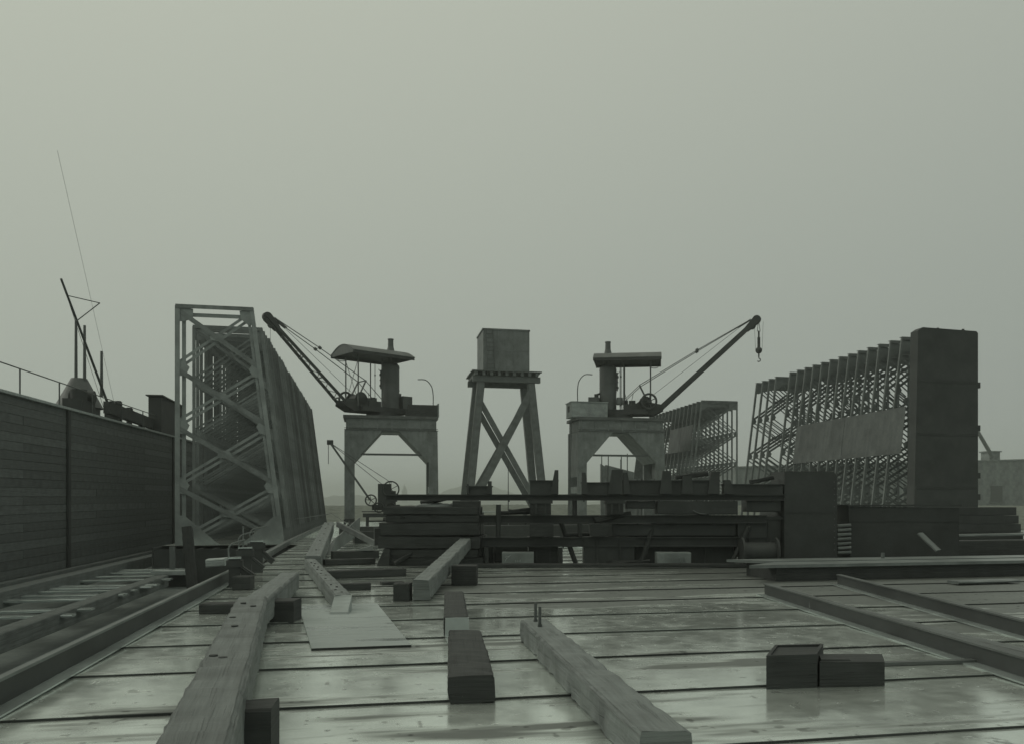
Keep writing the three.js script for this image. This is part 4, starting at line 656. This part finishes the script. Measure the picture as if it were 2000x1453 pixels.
{ // dark boxes at the right
  const t = W('steel_box', 'tall dark riveted steel box at the right end of the joists', 'steel box', 6.48, 0.3);
  part(t, 'body', extrude([[-0.64, 0.1], [0.64, 0.1], [0.64, 2.2], [0.56, 2.31], [-0.64, 2.31]], 1.2, -0.9), M.black);
  for (let k = 0; k < 12; k++) part(t, 'rivet', cyl(0.018, 0.018, 0, 0.012, 6).rotateX(Math.PI / 2), M.iron, [0.58, 0.4 + k * 0.15, 0.3]);
  part(t, 'seam', bx(-0.64, 0.64, 1.3, 1.33, 0.3, 0.312), M.black);
  const b = W('steel_tank', 'broad low dark steel tank in front of the right frames', 'tank', 8.8, 0.6);
  part(b, 'body', extrude([[-1.28, 0.1], [1.4, 0.1], [1.4, 1.42], [-1.32, 1.46]], 1.6, -1.2), M.black);
  part(b, 'rim', bx(-1.36, 1.44, 1.46, 1.5, -1.25, 0.45), M.black);
  part(b, 'seam', bx(-1.3, 1.4, 1.08, 1.11, 0.4, 0.415), M.black);
  timber('sloping_board', 'pale sloping board leaning on the broad steel tank', 'board', works.at(8.88, 0.82, -0.6), works.at(9.2, 0.42, -0.85), 0.42, 0.05, M.wood, { seg: 6 });
  const sc = thing('dark_shed', 'dark low stack of steel beyond the broad tank by the bulkhead foot', 'steel stack', [14.0, 0, -25]);
  for (let k = 0; k < 5; k++) part(sc, 'girder', bx(-1.5 + k * 0.1, 7.5, 0.02 + k * 0.28, 0.29 + k * 0.28, -1 - k * 0.1, 0.6 - k * 0.1), M.black);
  timber('white_peg', 'small pale peg standing on the long plank stack', 'peg', works.at(7.2, 0.33, -2.6), works.at(7.2, 0.47, -2.6), 0.07, 0.07, M.wood, { up: [0, 0, 1], seg: 4 });
  for (let k = 0; k < 7; k++) timber('stacked_board', `pale board in the gap beside the tall steel box, ${ordinal(k)} from the bottom`, 'board', works.at(7.14 + rr(0, 0.02), 0.32 + k * 0.11, 0.05), works.at(7.47, 0.34 + k * 0.11, 0.05 + rr(-0.02, 0.02)), 0.12, 0.07, M.wood, { seg: 5, group: 'boards stacked behind the tall steel box' });
}

// ---------------------------------------------------------------- small things on the deck left of the pile
timber('low_sleeper', 'long dark sleeper on the plates in front of the left end of the pile', 'sleeper', [-0.85, 0.1, -17.4], [0.7, 0.1, -17.8], 0.3, 0.16, M.woodBlack, { seg: 12 });
timber('low_sleeper', 'dark sleeper lying behind the junction of the two bolted timbers', 'sleeper', [-1.1, 0.09, -21.3], [0.1, 0.09, -21.6], 0.3, 0.14, M.woodBlack, { seg: 10 });
timber('low_sleeper', 'upper dark sleeper across the deck left of the pile', 'sleeper', [-1.0, 0.12, -23.6], [0.2, 0.12, -23.9], 0.4, 0.22, M.woodBlack, { seg: 10 });
timber('low_sleeper', 'short sleeper stub just right of the askew bolted timber', 'sleeper', [-0.6, 0.07, -15.0], [0.0, 0.07, -15.1], 0.24, 0.13, M.woodBlack, { seg: 6 });
timber('low_sleeper', 'thin slip of wood on the plates left of the propped timber', 'slip', [0.2, 0.045, -15.8], [0.6, 0.045, -15.9], 0.16, 0.07, M.woodBlack, { seg: 6 });
solo('iron_wedge', 'small pale wedge on the sleepers left of the pile', 'wedge', hexa([[0, 0, 0], [0.5, 0, 0], [0.5, 0, -0.4], [0.1, 0, -0.4]], [[0.15, 0.06, -0.05], [0.48, 0.14, -0.05], [0.48, 0.14, -0.38], [0.2, 0.06, -0.35]]), M.wood, [-0.4, 0.24, -23.6]);
{
  const t = thing('leaning_plate', 'angular pale plate on edge between the sloping timber and the pile', 'steel plate', [-1.6, 0, -31]);
  part(t, 'plate', hexa([[0.2, 0.02, 5.4], [0.45, 0.02, 5.4], [1.2, 0.3, -3.6], [1.16, 0.3, -3.6]], [[0.5, 0.42, 4.2], [0.56, 0.44, 4.2], [1.22, 1.0, -3.6], [1.18, 1.0, -3.6]]), M.frame);
  timber('diagonal_board', 'dark board slanting down between the sloping timber and the pile', 'board', [-1.1, 0.82, -30], [0.3, 0.2, -27], 0.08, 0.2, M.woodDark, { seg: 8 });
  timber('low_baulk', 'dark baulk lying across the deck under the left crane', 'baulk', [-1.3, 0.28, -38], [1.6, 0.28, -38.4], 0.5, 0.5, M.woodBlack, { seg: 10 });
  timber('low_baulk', 'second dark baulk across the deck beyond the sloping timber', 'baulk', [-0.6, 0.25, -33], [1.6, 0.25, -33.4], 0.5, 0.46, M.woodBlack, { seg: 10 });
  timber('short_stump', 'short upright stump left of the pile', 'stump', [0.2, 0, -29], [0.2, 0.72, -29], 0.14, 0.14, M.woodDark, { up: [0, 0, 1], seg: 5 });
  solo('guy_rope', 'slack rope slanting down beside the slanting board', 'rope', [rod([-1.45, 1.15, -34], [0.3, 0.2, -28], 0.012), rod([-1.45, 1.15, -34], [-3.0, 0.9, -36], 0.012)], M.frame);
}
{ // hand crane on its truck
  const t = thing('hand_crane', 'small hand-cranked derrick crane with spoked wheels under the left portal', 'crane', [0.4, 0, -44]);
  part(t, 'truck', [bx(-0.75, 1.6, 0.86, 1.05, -0.6, 0.6), bx(-0.6, -0.45, 0.2, 0.86, -0.5, 0.5), bx(-0.6, 1.6, 0.62, 0.7, 0.5, 0.6), bx(-0.8, 1.6, 1.12, 1.17, 0.5, 0.62)], M.black);
  part(t, 'body', [bx(0, 0.68, 1.5, 2.56, -0.25, 0.25), bx(-0.3, 1.1, 1.22, 1.5, -0.3, 0.3), bx(0.68, 0.9, 1.5, 2.2, -0.2, 0.2)], M.black);
  const wheel = (x, y, r, z) => { const g = new THREE.TorusGeometry(r, 0.035, 6, 28); g.translate(x, y, z); const w = part(t, 'spoked_wheel', metric(g), M.black); part(w, 'hub', cyl(0.05, 0.05, -0.05, 0.05, 8).rotateX(Math.PI / 2).translate(x, y, z), M.black); for (let k = 0; k < 5; k++) { const a = k * Math.PI * 2 / 5 + 0.5; part(w, 'spoke', bar([x, y, z], [x + r * Math.cos(a), y + r * Math.sin(a), z], 0.035, 0.03, [0, 0, 1]), M.black); } };
  wheel(0.65, 2.28, 0.4, 0.32); wheel(-0.35, 1.72, 0.27, 0.36); wheel(0.05, 1.35, 0.24, 0.36); wheel(0.62, 1.35, 0.24, 0.36);
  const tip = [-2.35, 4.6, 0.2];
  part(t, 'jib', [bar([-0.4, 1.75, 0.12], tip, 0.16, 0.1, [0, 0, 1]), bar([-0.4, 1.75, -0.12], [tip[0], tip[1], 0], 0.16, 0.1, [0, 0, 1])], M.iron);
  part(t, 'jib_head', [bx(tip[0] - 0.16, tip[0] + 0.14, tip[1] - 0.08, tip[1] + 0.14, 0.0, 0.3)], M.black);
  part(t, 'tie_rope', [rod([0.7, 2.6, 0.2], tip, 0.016), rod([0.2, 2.55, -0.1], tip, 0.016), rod([tip[0] - 0.1, tip[1], 0.1], [tip[0] - 0.1, tip[1] - 1.05, 0.1], 0.016)], M.rod);
}
// pale staging and boards far down the deck
for (const [l, x0, x1, y, z, d] of [['wet staging boards low under the water tower, left', 5.9, 7.3, 0.72, -62, 1.2], ['wet staging boards higher under the water tower, right', 8.2, 12.5, 0.9, -66, 1.2], ['wet staging boards beyond the bright slot, far down the deck', 10.5, 14, 0.2, -46, 1.6]]) {
  const t = thing('staging_board', l, 'staging', [(x0 + x1) / 2, 0, z]);
  for (let k = 0; k < 3; k++) part(t, 'board', bx(-(x1 - x0) / 2, (x1 - x0) / 2, y, y + 0.05, k * d / 3 - d / 2, k * d / 3 - d / 2 + d / 3 - 0.03), M.wet);
  for (const s of [-1, 1]) part(t, 'trestle', bx(s * (x1 - x0) / 2 * 0.8 - 0.08, s * (x1 - x0) / 2 * 0.8 + 0.08, 0.0, y - 0.002, -d / 2, d / 2, 2), M.woodDark);
}
for (const [l, a, b] of [['pale diagonal board seen through the opening left of centre', [4.6, 0.3, -27], [6.7, 0.15, -24.5]], ['second pale board seen through the opening left of centre', [5.0, 0.25, -29], [7.4, 0.2, -28]]]) timber('loose_board', l, 'board', a, b, 0.16, 0.06, M.wet, { seg: 6, rough: 0.003, ch: 0.006 });
timber('low_baulk', 'long dark baulk far across the deck behind the joists', 'baulk', [4, 0.35, -34], [14, 0.35, -36], 0.6, 0.6, M.woodBlack, { seg: 16 });
timber('low_baulk', 'far dark baulk below the water tower', 'baulk', [5, 0.3, -50], [13.5, 0.3, -50], 0.6, 0.5, M.woodBlack, { seg: 16 });

// ---------------------------------------------------------------- beyond the dock
{
  const t = thing('plated_screen', 'grey slope-topped plated wall with thin poles seen through the right portal', 'plate wall', [21.66, 0, -78]);
  part(t, 'plating', extrude([[0, 0.5], [8, 0.5], [8, 3.5], [0.5, 5.3], [0.4, 5.15], [0, 5.4]], 0.3, -0.3), M.tank);
  for (const [x, y] of [[0.05, 6.2], [0.7, 6.25], [2.0, 6.2], [2.6, 6.4]]) part(t, 'pole', rod([x, 0.5, 0.1], [x, y, 0.1], 0.05, 8), M.rod);
  const h = thing('hanging_plate', 'grey plate on short legs beside the right leg of the right crane', 'steel plate', [20.3, 0, -63]);
  part(h, 'plate', extrude([[-0.2, 3.5], [1.5, 3.5], [1.6, 4.9], [1.2, 5.2], [0.05, 5.3]], 0.08, 0), M.tank);
  for (let k = 0; k < 5; k++) part(h, 'leg', bx(0.1 + k * 0.35, 0.2 + k * 0.35, 0.03, 3.5, -0.3, -0.1, 1), M.iron);
  for (const x of [0.75, 1.1]) part(h, 'hanger', bx(x, x + 0.08, 5.2, 6.4, -0.2, -0.12, 1), M.iron);
}
{
  const t = thing('brick_building', 'long flat-topped brick building behind the right dock wall', 'building', [56, 0, -121]);
  const a = [0, 0], b = [62, 3.5], rows = 9, cols = 40;
  part(t, 'wall', hexa([[-1, -1.3, 0], [62, -1.3, 0], [62, -1.3, -9], [-1, -1.3, -9]], [[-1, 7.1, 0], [62, 9.2, 0], [62, 9.2, -9], [-1, 7.1, -9]]), M.brick);
  part(t, 'parapet', hexa([[-1.2, 7.1, 0.15], [62.2, 9.2, 0.15], [62.2, 9.2, -0.4], [-1.2, 7.1, -0.4]], [[-1.2, 7.35, 0.15], [62.2, 9.45, 0.15], [62.2, 9.45, -0.4], [-1.2, 7.35, -0.4]]), M.brick);
  part(t, 'chimney', [bx(44.6, 46.6, 8.5, 10.2, -3, -1), bx(44.4, 46.8, 10.2, 10.4, -3.2, -0.8)], M.brick);
  part(t, 'strut_pole', rod([45, 9.4, -0.8], [39.5, 17.6, -0.8], 0.34, 10, 0.26), M.tank);
  for (let k = 0; k < 7; k++) { const w = part(t, 'window', bx(4 + k * 8, 6.2 + k * 8, 2, 4.6, 0.002, 0.06), M.rod); part(w, 'sill', bx(3.8 + k * 8, 6.4 + k * 8, 1.8, 2, 0.002, 0.2), M.tank); }
  void a; void b; void rows; void cols;
}
{
  const t = thing('church_spire', 'faint tower with a spire on the misty skyline under the left portal', 'tower', [57.5, -1.3, -1450]);
  part(t, 'tower', bx(-4.5, 4.5, 0, 26, -4.5, 4.5, 1), M.hill); part(t, 'spire', metric(new THREE.ConeGeometry(4.6, 12, 8).translate(0, 32, 0)), M.hill);
}

renderer.render(scene, camera);
